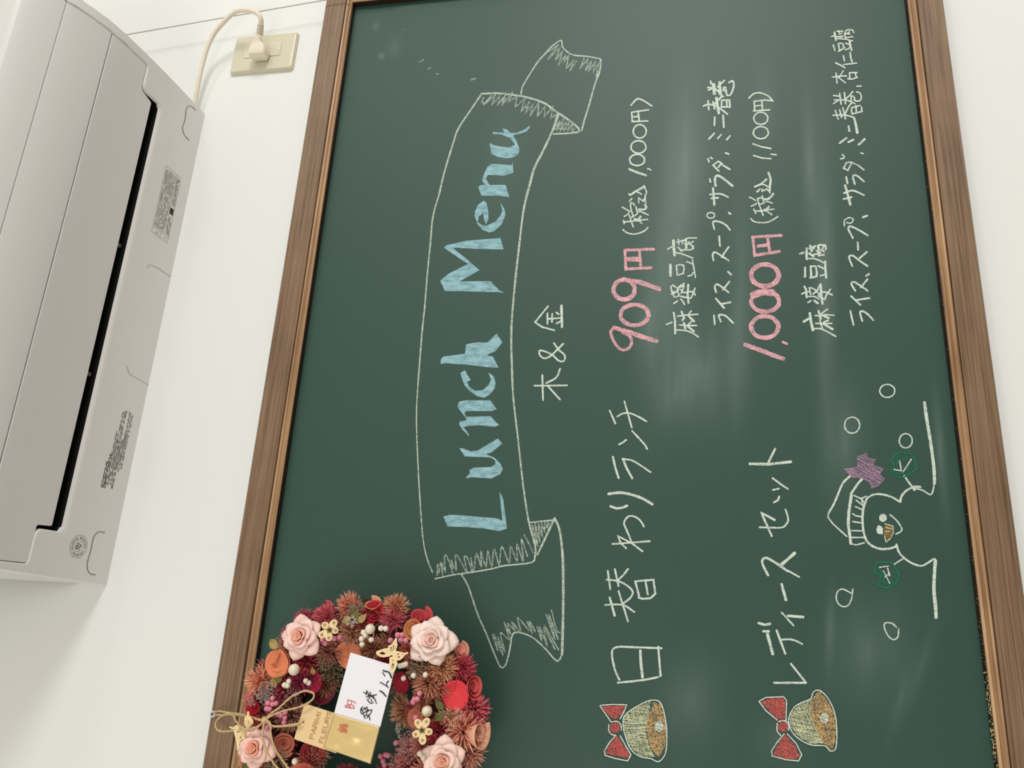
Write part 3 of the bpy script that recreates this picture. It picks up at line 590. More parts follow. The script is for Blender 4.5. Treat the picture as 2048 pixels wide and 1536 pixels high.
# bright inner lip of the recess
hr = [hole_r[0]]
for a, b in zip(hole_r, hole_r[1:]):
    n = max(1, int((b-a).length/.03))
    for k in range(1, n+1): hr.append(a+(b-a)*k/n)
rows = [[], [], [], []]
for i, p in enumerate(hr):
    t = (hr[min(i+1, len(hr)-1)]-hr[max(i-1, 0)]).normalized(); inw = Vector((-t.y, t.x)) if True else None
    c = Vector((.466, -.22)); 
    if inw.dot(c-p) < 0 and abs(p.y+.1035) < .002: inw = -inw
    dp = .0085 if abs(p.y+.1035) < .012 else .0028
    q = p+inw*dp; q0 = p+inw*dp*.45
    rows[0].append((p.x, p.y, zb(p.y))); rows[1].append((q0.x, q0.y, zb(p.y)+.0010)); rows[2].append((q.x, q.y, zb(p.y)+.0045)); rows[3].append((q.x, q.y, zb(p.y)+.03))
strip(bm, rows[:3]); slot_rows = [rows[2], rows[3]]
# ends, back and top of the casing
prof = [(y, zb(y)) for y in [0,-.05,-.1,-.15,-.2,-.25,-.29]] + FRONT
for X, sgn in ((AL, -1), (AR, 1)):
    r0 = [(lx(y) if sgn < 0 else AR, y, z) for y, z in prof]
    sx_ = lambda y: X+(.0068*min(1.3, -y/.2) if sgn < 0 else 0)
    r1 = [(sx_(y), min(0, y*.985), z+(.016 if i < 7 else .004)) for i, (y, z) in enumerate(prof)]
    r2 = [(sx_(y)+(.010*min(1, -y/.1) if sgn < 0 else 0), y*.9, min(2.648, z+.05+i*.004)) for i, (y, z) in enumerate(prof)]
    r3 = [(X, -.1+y*.02, 2.64) for y, z in prof]
    strip(bm, [r0, r1, r2, r3])
    xi = .041 if sgn < 0 else .890
    strip(bm, [[(lx(y) if sgn < 0 else AR, y, z) for y, z in FRONT], [(xi, y, z) for y, z in FRONT], [(xi, y+.012, z+.004) for y, z in FRONT]])
strip(bm, [[(AL, -.2, 2.655), (AR, -.2, 2.655)], [(AL, 0, 2.655), (AR, 0, 2.655)]])
strip(bm, [[(.041, y+.012, z+.004) for y, z in FRONT], [(.890, y+.012, z+.004) for y, z in FRONT]])
autosmooth(under(bmobj('casing', bm, M['ac'], None, True), ac), .35)
def panel(name, poly, rads, zf, label, thick=.005, ys=YS):
    bm = sheet(rounded(poly, rads), zf, ys); geom = bmesh.ops.extrude_face_region(bm, geom=bm.faces[:])
    for e in geom['geom']:
        if isinstance(e, bmesh.types.BMVert): e.co.z += thick
    bmesh.ops.recalc_face_normals(bm, faces=bm.faces)
    es = [e for e in bm.edges if e.is_manifold and e.calc_face_angle(0) > .9]
    bmesh.ops.bevel(bm, geom=es, offset=.0009, segments=2, profile=.5, affect='EDGES')
    o = bmobj(name, bm, M['ac_panel'], None, True); under(o, ac); autosmooth(o, .35); o['label'] = label; return o
flap_z = lambda c: zb(c.y)+.0013+(.0022*((c.y+.168)/.04)**1.5 if c.y > -.168 else 0)
panel('air_flap', [(.0435,-.2342),(.8875,-.2342),(.8875,-.1590),(.8385,-.1585),(.833,-.1295),(.0990,-.1295),(.0975,-.1570),(.0440,-.1588)], [.001,.001,.004,.008,.003,.003,.004,.004], flap_z, 'movable air flap beside the dark slot', ys=YS+[-.15,-.14])
panel('lower_panel', [(.0435,-.3050),(.8875,-.3050),(.8875,-.2362),(.0435,-.2362)], [.001]*4, lambda c: zb(c.y)+.0013, 'smooth underside panel between two thin seams', ys=YS)
fp = [(y, z) for y, z in FRONT]; fp[0] = (-.3075, 2.4120)
bm = bmesh.new(); strip(bm, [[(.0435, y, z) for y, z in fp], [(.8875, y, z) for y, z in fp]])
g = bmesh.ops.extrude_face_region(bm, geom=bm.faces[:])
for e in g['geom']:
    if isinstance(e, bmesh.types.BMVert): e.co += Vector((0, .006, .003))
o = bmobj('front_panel', bm, M['ac_panel'], None, True); under(o, ac)
autosmooth(o, .2)
bm = bmesh.new(); add_box(bm, (.466, -.142, 2.43), (.85, .11, .02)); strip(bm, slot_rows)
under(bmobj('air_outlet', bm, M['dark']), ac)['label'] = 'dark slot of the air outlet'
for px, py in ((246, 487), (186, 746)):
    p = onAC(px, py); bm = bmesh.new(); add_box(bm, (p.x, -.121, p.z+.012), (.006, .012, .004), bevel=.001)
    under(bmobj('louver_tab', bm, M['print']), ac)
FR['R1'] = (0, 0, 2.8444); FR['R2'] = (0, 500, 2.8444); FR['R5'] = (0, 1020, 8.5333)
acink = lambda: Ink(lambda x, y, l: onAC(x, y, l), .000002)
k = acink(); k.strokes('R1', '~1112,628 1095,610 1075,603 1060,620 1052,680 1038,730 1050,770 1075,797', 1.1); k.build('screw_cover_seam', M['print'], ac)
k = acink(); k.strokes('R5', '~1785,385 1700,370 1640,400 1590,480 1550,680 1500,850 1485,960 1500,1040 1550,1095 1630,1105', 1.3); k.build('screw_cover_seam', M['print'], ac)
k = acink(); k.strokes('R2', '1|970,152 890,98;~1|890,98 850,85 838,105;720,660 735,705 846,768', .9); k.words('mould_line', mat('mould_grey', srgb(176,174,166), .6), ac, None)
acxy = lambda: Ink(lambda x, y, l: Vector((x/1000, y/1000, zb(y/1000)-.0004-l)), .000002)
k = acxy(); cx, cy = 75.7, -75.5
ring = lambda r: [(cx+r*math.cos(a*math.pi/16), cy+r*math.sin(a*math.pi/16)) for a in range(33)]
k.ribbon(ring(16.6), .5); k.ribbon(ring(8.2), .4)
for a in range(30):
    if a % 10 == 9: continue
    t = a*2*math.pi/30; c, s = math.cos(t), math.sin(t); k.ribbon([(cx+11.4*c, cy+11.4*s), (cx+13.8*c, cy+13.8*s)], .9 if a % 3 else 1.3)
k.build('approval_stamp', M['print'], ac, 'round grey stamp printed on the casing')
k = acink(); k.strokes('R5', '~1318,572 1345,575 1370,595 1372,625 1345,640 1325,620 1318,600 1300,622;1300,622 1290,652 1352,674', 1.3); k.build('stamp_letter', M['print_dark'], ac)
random.seed(11)
k = acxy(); X0, X1, Y0, Y1 = 613.6, 745.8, -69.5, -27.0
for a, b in (((X0,Y0),(X1,Y0)),((X1,Y0),(X1,Y1)),((X1,Y1),(X0,Y1)),((X0,Y1),(X0,Y0)),((X0,-48),(625,-48)),((625,Y0),(625,Y1)),((668,-38),(668,Y1)),((680,-38),(680,Y1)),((640,-38),(745,-38))): k.ribbon([a, b], .45)
for y in (-66,-63,-59.5,-56,-52.5,-49,-45.5,-42,-35.5,-33,-30):
    x = 628
    while x < 740:
        l = random.uniform(2, 12)
        if not (y > -38 and 664 < x+l and x < 684): k.ribbon([(x, y), (min(x+l, 742), y)], random.uniform(.7, 1.3))
        x += l+random.choice([.7, .8, 1, 4])
k.ribbon([(617,-62),(621,-55)], .5); k.ribbon([(621,-55),(617,-53)], .5); k.ribbon([(617,-53),(617,-62)], .5); k.ribbon([(617,-40),(621,-34)], .5); k.ribbon([(621,-34),(617,-32)], .5)
k.build('warning_label', M['print'], ac, 'grey printed caution label on the underside')
k = acxy(); k.poly([(668.5,-37),(680,-37),(680,-28.5),(668.5,-28.5)]); k.build('label_symbol', M['print_dark'], ac)
k = acxy(); k.k = 3
for y0, y1, a, b in ((-57,-54,170,212),(-53,-50,170,224),(-50,-46,170,262),(-45,-41,176,298),(-40,-36,178,300),(-35,-31,172,252),(-30,-26,200,300),(-25,-20,206,296)):
    for y in (y0, (y0+y1)/2):
        x = a
        while x < b:
            l = random.uniform(1.2, 7)
            k.ribbon([(x, y), (min(x+l, b), y)], random.uniform(.7, 1.5)); x += l+random.choice([.7, .9, 1.2, 3, 5])
for x in (212, 226, 262, 298): k.ribbon([(x, -50 if x < 240 else -42), (x, -24)], .4)
k.build('rating_label', M['print'], ac, 'rows of small grey print on the underside')

# ------------------------------------------------------------------ wall outlet, plug and cord, thin cable
FR['N'] = (360, 0, 6.8267)
pN = lambda x, y, Y: onY(*src('N', x, y), Y)
c = [pN(760,500,-.006), pN(1605,448,-.006), pN(1540,940,-.006), pN(690,1005,-.006)]
zc = sum(p.z for p in c)/4; xc = sum(p.x for p in c)/4; hz = (c[0].z+c[3].z-c[1].z-c[2].z)/4; hx = (c[0].x+c[1].x-c[2].x-c[3].x)/4
outlet = thing('wall_outlet', (xc, 0, zc), 'ivory wall socket plate beside the upper frame corner', 'outlet')
def rplate(name, cx, cz, hx, hz, y0, y1, rad, bev, m, root):
    bm = bmesh.new(); rings = []
    for ins, y in [(0, y0)]+[(bev*(1-math.cos(k*math.pi/12)), y1+(y0-y1)*.75*(1-math.sin(k*math.pi/12))) for k in range(7)]:
        r = max(.0004, rad-ins*.5); poly = rounded([(cx-hx+ins,cz-hz+ins),(cx+hx-ins,cz-hz+ins),(cx+hx-ins,cz+hz-ins),(cx-hx+ins,cz+hz-ins)], [r]*4, 6)
        rings.append([bm.verts.new((p.x, y, p.y)) for p in poly])
    for a, b in zip(rings, rings[1:]):
        for i in range(len(a)): bm.faces.new((a[i], a[(i+1) % len(a)], b[(i+1) % len(a)], b[i]))
    bm.faces.new(rings[-1])
    o = under(bmobj(name, bm, m, None, True), root); o.modifiers.new('even_normals', 'WEIGHTED_NORMAL').keep_sharp = True; return o
autosmooth(rplate('face_plate', xc, zc, hx, hz, 0, -.0085, .006, .005, M['plate'], outlet))
q = [pN(870,795,-.009), pN(1360,762,-.009), pN(1395,572,-.009), pN(895,605,-.009)]
ix = sum(p.x for p in q)/4; iz = sum(p.z for p in q)/4
autosmooth(rplate('socket_insert', ix, iz, abs(q[2].x+q[3].x-q[0].x-q[1].x)/4, abs(q[0].z+q[3].z-q[1].z-q[2].z)/4, -.004, -.0102, .002, .0012, M['insert'], outlet))
pc = pN(1075, 705, -.024)
cordt = thing('power_cord', (pc.x, -.01, pc.z), 'cream power cord with angled plug curving up beside the air conditioner', 'power cord')
bm = bmesh.new()
def taper_block(bm, secs):
    rr = []
    for (x, y, z, hy, hz, r) in secs:
        pts = rounded([(-hy,-hz),(hy,-hz),(hy,hz),(-hy,hz)], [r]*4, 3); rr.append([bm.verts.new((x, y+p.x, z+p.y)) for p in pts])
    for a, b in zip(rr, rr[1:]):
        for i in range(len(a)): bm.faces.new((a[i], a[(i+1) % len(a)], b[(i+1) % len(a)], b[i]))
    bm.faces.new(rr[0]); bm.faces.new(rr[-1])
X, Z = pc.x, pc.z
taper_block(bm, [(X-.0118,-.0220,Z,.0085,.0140,.006),(X-.0108,-.0223,Z,.0110,.0165,.007),(X-.0080,-.0226,Z,.0122,.0176,.0075),(X-.002,-.0228,Z,.0124,.0178,.0075),(X+.006,-.0235,Z,.0122,.0165,.007),(X+.011,-.0255,Z,.0105,.0130,.006),(X+.0145,-.0285,Z+.0006,.0088,.0098,.005),(X+.022,-.0340,Z+.001,.0074,.0080,.005)])
autosmooth(under(bmobj('plug', bm, M['cord'], None, True), cordt), .5)
nk = [pN(1085,480,-.036), pN(1090,430,-.040), pN(1098,380,-.045), pN(1104,330,-.051)]
bm = bmesh.new(); pts = catmull(nk, 10); add_tube(bm, pts, [(.0076 if i % 5 < 3 else .0055)-.00006*i for i in range(len(pts))], 16)
relief = under(bmobj('strain_relief', bm, M['cord'], None, True), cordt); autosmooth(relief, .6); relief['label'] = 'ribbed strain relief'
bm = bmesh.new()
cp = [nk[3], pN(1108,275,-.058), pN(1075,200,-.063), pN(985,150,-.064), pN(860,138,-.060), pN(735,175,-.055), pN(600,295,-.050), pN(470,450,-.044), pN(375,640,-.038), pN(312,850,-.032), pN(255,1100,-.026), pN(215,1330,-.020), pN(190,1500,-.016), pN(165,1700,-.014)]
add_tube(bm, catmull(cp, 8), .0046, 12)
under(bmobj('cord', bm, M['cord'], None, True), cordt)
a, b = onY(249.6, 67.5, -.034), onY(645, 1.8, -.030); d = (b-a)/(b.z-a.z)
cab = thing('thin_cable', (b.x, -.03, b.z), 'thin grey cable running down the wall past the frame corner', 'cable')
bm = bmesh.new(); add_tube(bm, [Vector((q.x, -.031, q.z)) for q in (a+d*(2.945-a.z), a+d*(2.2-a.z), a+d*(2.0-a.z))], .0011, 8); under(bmobj('cable', bm, M['wire'], None, True), cab)
for z, y0 in ((2.88, -.0003), (2.004, RY-.0004)):
    p = a+d*(z-a.z); bm = bmesh.new(); add_box(bm, (p.x, (y0-.0335)/2, p.z), (.010, .0335+y0, .008), bevel=.002); under(bmobj('cable_clip', bm, M['insert']), cab)

# ------------------------------------------------------------------ wreath
RC = onY(726, 1450, -.05); RR, RT = .125, .060
wreath = thing('flower_wreath', (RC.x, -.03, RC.z), 'round wreath of dried and paper flowers hanging on the chalkboard frame', 'wreath')
def surf(px, py, extra=0.0):
    Y = -.08
    for _ in range(6):
        q = onY(px, py, Y); dx, dz = q.x-RC.x, q.z-RC.z; d = math.hypot(dx, dz); t = max(-1, min(1, (d-RR)/RT)); h = math.sqrt(1-t*t)*RT
        Y = -.050-h*.85-extra
    q = onY(px, py, Y); n = Vector((dx/d*t, -max(.25, h/RT), dz/d*t)).normalized()
    return q, n, (q-CAM).dot(-back)/F
def basis(n, spin=0.0):
    a = Vector((0,0,1)) if abs(n.z) < .9 else Vector((1,0,0)); u = a.cross(n).normalized(); v = n.cross(u)
    c, s = math.cos(spin), math.sin(spin); return u*c+v*s, -u*s+v*c, n
def put(name, v, f, mats, pos, n, s, spin=0, smooth=True, mi=None, solid=0):
    u, w_, nn = basis(n, spin); vv = [pos+(u*p[0]+w_*p[1]+nn*p[2])*s for p in v]
    o = under(pyobj(name, vv, f, mats, None, smooth), wreath)
    if mi: o.data.polygons.foreach_set('material_index', mi)
    if solid:
        md = o.modifiers.new('thickness', 'SOLIDIFY'); md.thickness = solid; md.offset = 0
    return o
# woven base
v = []; f = []; nu, nv = 72, 14
for i in range(nu):
    a = 2*math.pi*i/nu
    for j in range(nv):
        b = 2*math.pi*j/nv; rr = (RT*.60)*(1+.08*math.sin(9*a+3*b)+random.uniform(-.05,.05))
        d = RR+rr*math.cos(b); v.append((RC.x+d*math.cos(a), -.0575-rr*.82*math.sin(b), RC.z+d*math.sin(a)))
for i in range(nu):
    for j in range(nv): f.append((i*nv+j, ((i+1)%nu)*nv+j, ((i+1)%nu)*nv+(j+1)%nv, i*nv+(j+1)%nv))
under(pyobj('base_ring', v, f, M['twig'], None, True), wreath)['label'] = 'dark woven ring under the flowers'
def petal(v, f, a, span, r0, r1, z0, z1, curl, tip=.1, nu=8, nv=6, jit=.0):
    b = len(v)
    for j in range(nv+1):
        t = j/nv
        for i in range(nu+1):
            u = -1+2*i/nu; ang = a+u*span*(.55+.45*math.sin(t*1.7)); rad = r0+(r1-r0)*t*(1+tip*(1-abs(u)**.8)*t-.18*tip*t-.26*u*u*t*t)
            z = z0+(z1-z0)*math.sin(t*1.5708)**.8-curl*max(0, t-.55)**2*4*(1+.4*u*u)+jit*math.sin(3*u+a)*t
            v.append((rad*math.cos(ang), rad*math.sin(ang), z))
    for j in range(nv):
        for i in range(nu): q = b+j*(nu+1)+i; f.append((q, q+1, q+nu+2, q+nu+1))
def foam_rose(px, py, rpx, col, col2, spin=0.0, tilt=None):
    q, n, m = surf(px, py, .015); n = (n+Vector((0,-1.2,0))+(tilt or Vector((0,0,0)))).normalized()
    v = []; f = []; mi = []
    for cnt, r0, r1, z0, z1, curl, span, off in ((5,.12,1.0,-.34,.02,.16,.80,0),(5,.10,.80,-.25,.20,.10,.82,.6),(4,.10,.58,-.15,.36,.05,.95,.2),(3,.08,.38,-.05,.46,.02,1.2,.9),(3,.05,.22,.0,.52,0,1.25,.1)):
        for i in range(cnt):
            k0 = len(f); petal(v, f, off+i*2*math.pi/cnt+random.uniform(-.12,.12), span, r0, r1*random.uniform(.94,1.08), z0, z1, curl, .30 if r1 > .9 else (.26 if r1 > .65 else .16), jit=.03)
            mi += [0 if r1 > .5 else 1]*(len(f)-k0)
    b = len(v); N = 26                      # tight spiral bud
    for i in range(N+1):
        a = i/N*3.4*math.pi; r = .02+.12*i/N; v += [(r*math.cos(a), r*math.sin(a), .15), (r*math.cos(a)*1.1, r*math.sin(a)*1.1, .56-.03*i/N)]
    for i in range(N): f.append((b+2*i, b+2*i+2, b+2*i+3, b+2*i+1)); mi.append(1)
    return put('foam_rose', v, f, [colmat(col, 'petal'), colmat(col2, 'petal')], q, n, rpx*m, spin, True, mi, .0011)
def paper_rose(px, py, rpx, col, tilt=(0,0,0), turns=2.2, depth=.55, open_=.34, lift=.004, flat=1.0):
    q, n, m = surf(px, py, lift); n = (n*.8+Vector((0,-1.0,0))+Vector(tilt)).normalized(); v = []; f = []
    N = int(26*turns); K = 6                # one long strip coiled into a cup
    for i in range(N+1):
        t = i/N; a = t*turns*2*math.pi; rim = open_*.35+(1-open_*.35)*min(1, t*1.02)**.75
        rim *= 1+.035*math.sin(2.3*a)
        for j in range(K+1):
            s = j/K; rad = rim*(.22+.78*s**.75); z = -depth+depth*1.0*s**1.25*(.72+.28*t)-.07*max(0, s-.8)*5*s
            v.append((rad*math.cos(a), rad*math.sin(a), z*flat))
    for i in range(N):
        for j in range(K): k0 = i*(K+1)+j; f.append((k0, k0+1, k0+K+2, k0+K+1))
    b = len(v); v.append((0,0,-depth*flat))   # floor of the cup
    for i in range(20): a = i*math.pi/10; v.append((.5*math.cos(a), .5*math.sin(a), -depth*flat*.72))
    for i in range(20): f.append((b, b+1+i, b+1+(i+1) % 20))
    return put('paper_rose', v, f, colmat(col), q, n, rpx*m, random.uniform(0, 6), True, None, .0006)
def spiky(px, py, rpx, c1, c2, n_=230, tilt=(0,0,0), length=1.0, wid=.085, dome=.75, lift=0.0, bend=.25):
    rpx *= 1.12; c1 = tuple(int(c+(255-c)*.10) for c in c1); c2 = tuple(min(255, int(c*1.04+(255-c)*.15)) for c in c2)
    q, n, m = surf(px, py, lift); n = (n+Vector((0,-.5,0))+Vector(tilt)).normalized(); v = []; f = []; mi = []
    for i in range(n_):
        ph = i*2.39996; cz = 1-(i+.5)/n_*1.22*dome*1.1; cz = max(-.25, cz); sr = math.sqrt(max(0, 1-cz*cz))
        d = Vector((sr*math.cos(ph), sr*math.sin(ph), cz)); d = (d+Vector([random.uniform(-.16,.16) for _ in range(3)])).normalized()
        s = d.cross(Vector((random.uniform(-1,1),random.uniform(-1,1),random.uniform(-1,1)))).normalized(); bd = Vector([random.uniform(-1,1) for _ in range(3)])*bend
        L = length*random.uniform(.82, 1.12); b = len(v); th = d.cross(s)
        for t, w_ in ((.18, .7), (.5, 1.0), (.82, .75)):
            p = d*(L*t)+bd*t*t*.5-Vector((0,0,.25)); hw = wid*w_*.5
            v += [tuple(p+s*hw), tuple(p-s*hw*.6+th*hw*.9), tuple(p-s*hw*.6-th*hw*.9)]
        v.append(tuple(d*L+bd*.5-Vector((0,0,.25))))
        for r in range(2):
            for e in range(3): f.append((b+3*r+e, b+3*r+(e+1) % 3, b+3*r+3+(e+1) % 3, b+3*r+3+e)); mi.append(0 if r == 0 else (1 if random.random() < .75 else 0))
        for e in range(3): f.append((b+6+e, b+6+(e+1) % 3, b+9)); mi.append(1)
    # hidden heart of the flower
    b = len(v)
    for j in range(4):
        for i in range(8): a = i*math.pi/4; ph = j*.45; v.append((.5*math.cos(a)*math.cos(ph), .5*math.sin(a)*math.cos(ph), .5*math.sin(ph)-.3))
    for j in range(3):
        for i in range(8): f.append((b+j*8+i, b+j*8+(i+1) % 8, b+j*8+8+(i+1) % 8, b+j*8+8+i)); mi.append(0)
    return put('dried_flower', v, f, [colmat(c1), colmat(c2)], q, n, rpx*m, 0, False, mi)
def ball(name, px, py, rpx, m_, lift=.012):
    q, n, m = surf(px, py, lift); v = []; f = []; nu, nv = 14, 8
    for j in range(nv+1):
        for i in range(nu): a, b = 2*math.pi*i/nu, math.pi*j/nv; v.append((math.sin(b)*math.cos(a), math.sin(b)*math.sin(a), math.cos(b)*1.06))
    for j in range(nv):
        for i in range(nu): f.append((j*nu+i, j*nu+(i+1) % nu, (j+1)*nu+(i+1) % nu, (j+1)*nu+i))
    return put(name, v, f, m_, q, n, rpx*m, random.random()*6)
OCT = [(1,0,0),(0,1,0),(0,0,1),(-1,0,0),(0,-1,0),(0,0,-1)]; OCF = [(0,1,2),(1,3,2),(3,4,2),(4,0,2),(1,0,5),(3,1,5),(4,3,5),(0,4,5)]
def sprig(px, py, rpx, m_, n_=80, size=.075, lift=.004, tilt=(0,0,0)):
    q, n, m = surf(px, py, lift); n = (n+Vector((0,-.5,0))+Vector(tilt)).normalized(); v = []; f = []
    for i in range(n_):
        a = random.uniform(0, 6.283); r = math.sqrt(random.random()); p = Vector((r*math.cos(a), r*math.sin(a), .25*(1-r*r)+random.uniform(-.18,.22))); s = size*random.uniform(.7, 1.3); b = len(v)
        for o in OCT: v.append((p.x+o[0]*s, p.y+o[1]*s, p.z+o[2]*s))
        f += [tuple(b+k for k in t) for t in OCF]
        b = len(v); root = Vector((p.x*.35, p.y*.35, -.45)); e = Vector((.016, .01, 0)); v += [tuple(root+e), tuple(root-e), tuple(p-e*.6), tuple(p+e*.6)]; f.append((b, b+1, b+2, b+3))
    return put('dried_sprig', v, f, m_, q, n, rpx*m, 0, False)
def leaf(px, py, rpx, ang, m_, lift=.010, wide=.62, lobes=0):
    q, n, m = surf(px, py, lift); n = (n+Vector((0,-.6,0))).normalized(); v = []; f = []; N = 12
    for i in range(N+1):
        t = i/N; w_ = wide*math.sin(math.pi*t**.85)*(1+.12*math.sin(t*30)); x = -1+2*t
        for k in (-1,-.5,0,.5,1): v.append((x, k*w_, .22*abs(k)-.15*x*x))
    for i in range(N):
        for k in range(4): b = i*5+k; f.append((b, b+1, b+6, b+5))
    return put('leaf', v, f, m_, q, n, rpx*m, ang, True, None, .0007)
S = lambda fr, *a: src(fr, *a)
def bowl_rose(px, py, rpx, col, tilt=(0,0,0), ang=0.0, lift=.006):
    q, n, m = surf(px, py, lift); n = (n*.6+Vector((0,-1.0,0))+Vector(tilt)).normalized(); v = []; f = []
    def bowl(r, zc, cx, cy, dep, a0=0, a1=6.2832, t0=0.0, N=36, K=8):
        b = len(v)
        for i in range(N+1):
            a = a0+(a1-a0)*i/N
            for j in range(K+1):
                t = t0+(1-t0)*j/K; rr = r*t*(1+.03*math.sin(2*a+r*7)); v.append((cx*(1-t)+rr*math.cos(a), cy*(1-t)+rr*math.sin(a), zc-dep*(1-t*t)-.05*max(0, t-.85)*6))
        for i in range(N):
            for j in range(K): k0 = b+i*(K+1)+j; f.append((k0, k0+1, k0+K+2, k0+K+1))
    ox, oy = .25*math.cos(ang), .25*math.sin(ang)
    bowl(1.0, 0, ox, oy, .42); bowl(1.06, -.12, 0, 0, .5, ang-.4, ang+3.4, .55); bowl(1.03, -.24, 0, 0, .5, ang+2, ang+5.6, .5); bowl(.62, -.20, ox, oy, .20, ang-.6, ang+2.6, .35); bowl(1.0, -.30, 0, 0, .5, 0, 6.2832, .3)
    return put('paper_rose', v, f, colmat(col), q, n, rpx*m, 0, True, None, .0006)
for x, y, r, c, t, an in [(552.6,1327.7,27,(226,136,98),(-.1,0,.1),2.2),(697,1311,28,(220,136,100),(-.1,0,.1),2.6),(910.6,1391,27.5,(220,66,74),(-.05,0,.05),.8),(801,1366,19,(156,34,50),(0,0,.2),1.2),(830,1437,19,(184,104,82),(0,0,0),1.0),(620,1362,25,(166,40,66),(-.2,0,.3),2.0)]:
    bowl_rose(x, y, r, c, t, an)
# spiky dried flowers
for x, y, r, c1, c2, L in [(698,1209,25,(196,78,78),(224,146,116),1),(792,1212,26,(176,96,70),(206,140,104),1),(786,1238,26,(150,48,66),(196,80,94),1),(652,1234,26,(160,50,60),(200,84,92),1),(702,1266,27,(134,76,56),(188,128,98),1),
    (657,1303,28,(130,62,54),(178,112,94),1),(744,1298,27,(130,70,50),(186,122,92),1),(612,1324,28,(130,20,32),(176,44,54),1),(518,1361,29,(190,92,74),(224,150,114),1),(885,1335,33,(150,92,60),(210,150,104),.95),(856,1367,33,(150,84,60),(204,134,100),1),
    (926,1335,27,(146,26,44),(194,58,72),1),(818,1300,20,(160,66,50),(206,112,88),1),(949,1419,33,(150,34,56),(204,80,90),1),(807,1423,32,(170,110,76),(222,168,126),1),(928,1463,41,(180,100,78),(226,156,130),1),(876,1462,28,(110,14,24),(166,36,44),1),
    (902,1434,24,(180,124,94),(226,180,146),1),(938,1508,32,(160,88,72),(206,140,118),1),(582,1430,34,(110,62,50),(166,112,92),1),(568,1378,26,(120,20,36),(170,40,58),1),(622,1520,27,(160,72,58),(208,122,104),1),(606,1240,22,(140,40,52),(186,66,78),1),
    (579,1266,18,(120,36,60),(170,60,90),1),(770,1322,18,(110,16,28),(160,34,46),1),(842,1490,26,(150,74,62),(190,112,96),1),(600,1365,24,(120,30,52),(172,52,84),1),(725,1238,20,(110,24,30),(160,44,50),1),(548,1412,20,(140,60,60),(190,100,96),1),(520,1452,22,(150,50,46),(200,90,76),1),(812,1528,26,(130,52,50),(184,94,86),1),(880,1380,20,(140,60,44),(190,110,84),1),(845,1400,22,(130,66,50),(186,112,86),1)]:
    spiky(x, y, r, c1, c2, length=L)
for rad, cnt in ((108, 9), (165, 15), (222, 20)):
    for i in range(cnt):
        a = 2*math.pi*i/cnt+rad; x, y = 726+rad*math.cos(a), 1450+rad*math.sin(a)
        if y < 1560: spiky(x, y, 26, *random.choice([((120,44,44),(176,84,78)),((140,80,60),(196,130,102)),((130,30,44),(176,60,72)),((150,90,66),(206,146,112))]), n_=150, lift=-.014)
# paper roses
for x, y, r, c, t, tu, dp in [(826,1257,24,(206,132,84),(.15,0,0),2.6,.5),(640,1220,28,(196,82,86),(.9,.2,.5),1.8,.8),(747,1222,26,(176,42,52),(.4,0,.1),3.2,.6),
    (842,1228,27,(198,74,80),(.8,.2,-.3),1.8,.8),(743,1204,22,(226,158,120),(1.2,.2,0),1.4,.7),(924,1299,19,(228,158,138),(.2,0,-.9),2.0,.8),
    (650,1390,26,(168,66,82),(-.4,.2,-.9),2.6,.9),(568,1489,25,(202,118,94),(0,0,0),2.8,.45),(626,1505,26,(174,66,68),(-.3,.1,-.3),3.0,.6),
    (505,1418,21,(168,22,40),(0,0,.3),1.8,.5),(498,1393,18,(206,96,86),(.3,0,.9),1.6,.7),(479,1520,20,(210,146,110),(.2,.1,.9),1.6,.8),(546,1310,20,(204,150,110),(.3,.1,.9),1.4,.7),(797,1395,17,(206,152,118),(-.2,.1,.6),1.4,.8),(586,1440,18,(128,76,66),(0,0,.1),2.4,.5)]:
    paper_rose(x, y, r, c, t, tu, dp)
paper_rose(954, 1374, 26, (208,88,88), (.1,.2,-1.5), 2.6, .9, lift=.020)
paper_rose(968, 1470, 33, (230,176,146), (.0,.3,-2.4), 1.7, 1.3, lift=.030)
foam_rose(602.5, 1273, 38, (248,212,202), (240,182,160), .3)
foam_rose(863, 1282, 43, (248,226,216), (244,206,192), 1.1)
foam_rose(511, 1495, 35, (246,206,194), (240,168,142), .7)
foam_rose(886, 1522, 40, (248,218,206), (242,184,162), .1)
for x, y, r, m_, n_ in [(712,1216,20,'sprig',120),(661,1345,30,'sprig',170),(704,1243,12,'sprig_white',46),(534,1384,23,'sprig_grey',120),(833,1336,26,'sprig',130),(797,1455,12,'sprig_white',26),(813,1497,32,'sprig_pink',170),(553,1520,26,'sprig',130),(792,1526,24,'sprig_pink',100),(580,1391,18,'sprig_grey',60),(505,1398,16,'sprig_grey',40),(650,1325,18,'sprig',60),(798,1470,9,'sprig_white',18),(735,1268,12,'sprig_white',24),(830,1470,20,'sprig_pink',60)]:
    sprig(x, y, r, M[m_], n_, size=min(.13, 1.5/r), lift=.010)
for x, y, r, a, m_ in [(548,1288,15,1.0,'leaf_pale'),(879,1410,12,.9,'leaf'),(878,1434,13,2.2,'leaf'),(711,1229,14,.3,'leaf'),(556,1360,10,2.0,'leaf'),(548,1366,10,.5,'leaf_pale'),(492,1529,12,.4,'leaf'),(725,1237,12,-.7,'leaf_pale'),(693,1240,11,2.1,'leaf_pale'),(626,1342,8,.2,'leaf_pale'),(895,1276,14,1.4,'leaf_pale')]:
    leaf(x, y, r, a, M[m_])
for fr, x, y, r in [('N1',645,1165,85),('N1',1758,570,75),('N3',735,650,86)]: p = S(fr, x, y); ball('pearl', p[0], p[1], r/FR[fr][2], M['pearl'], .022)
p = S('N4', 1570, 1420); ball('pearl', p[0], p[1], 6.4, M['white_berry'], .02)
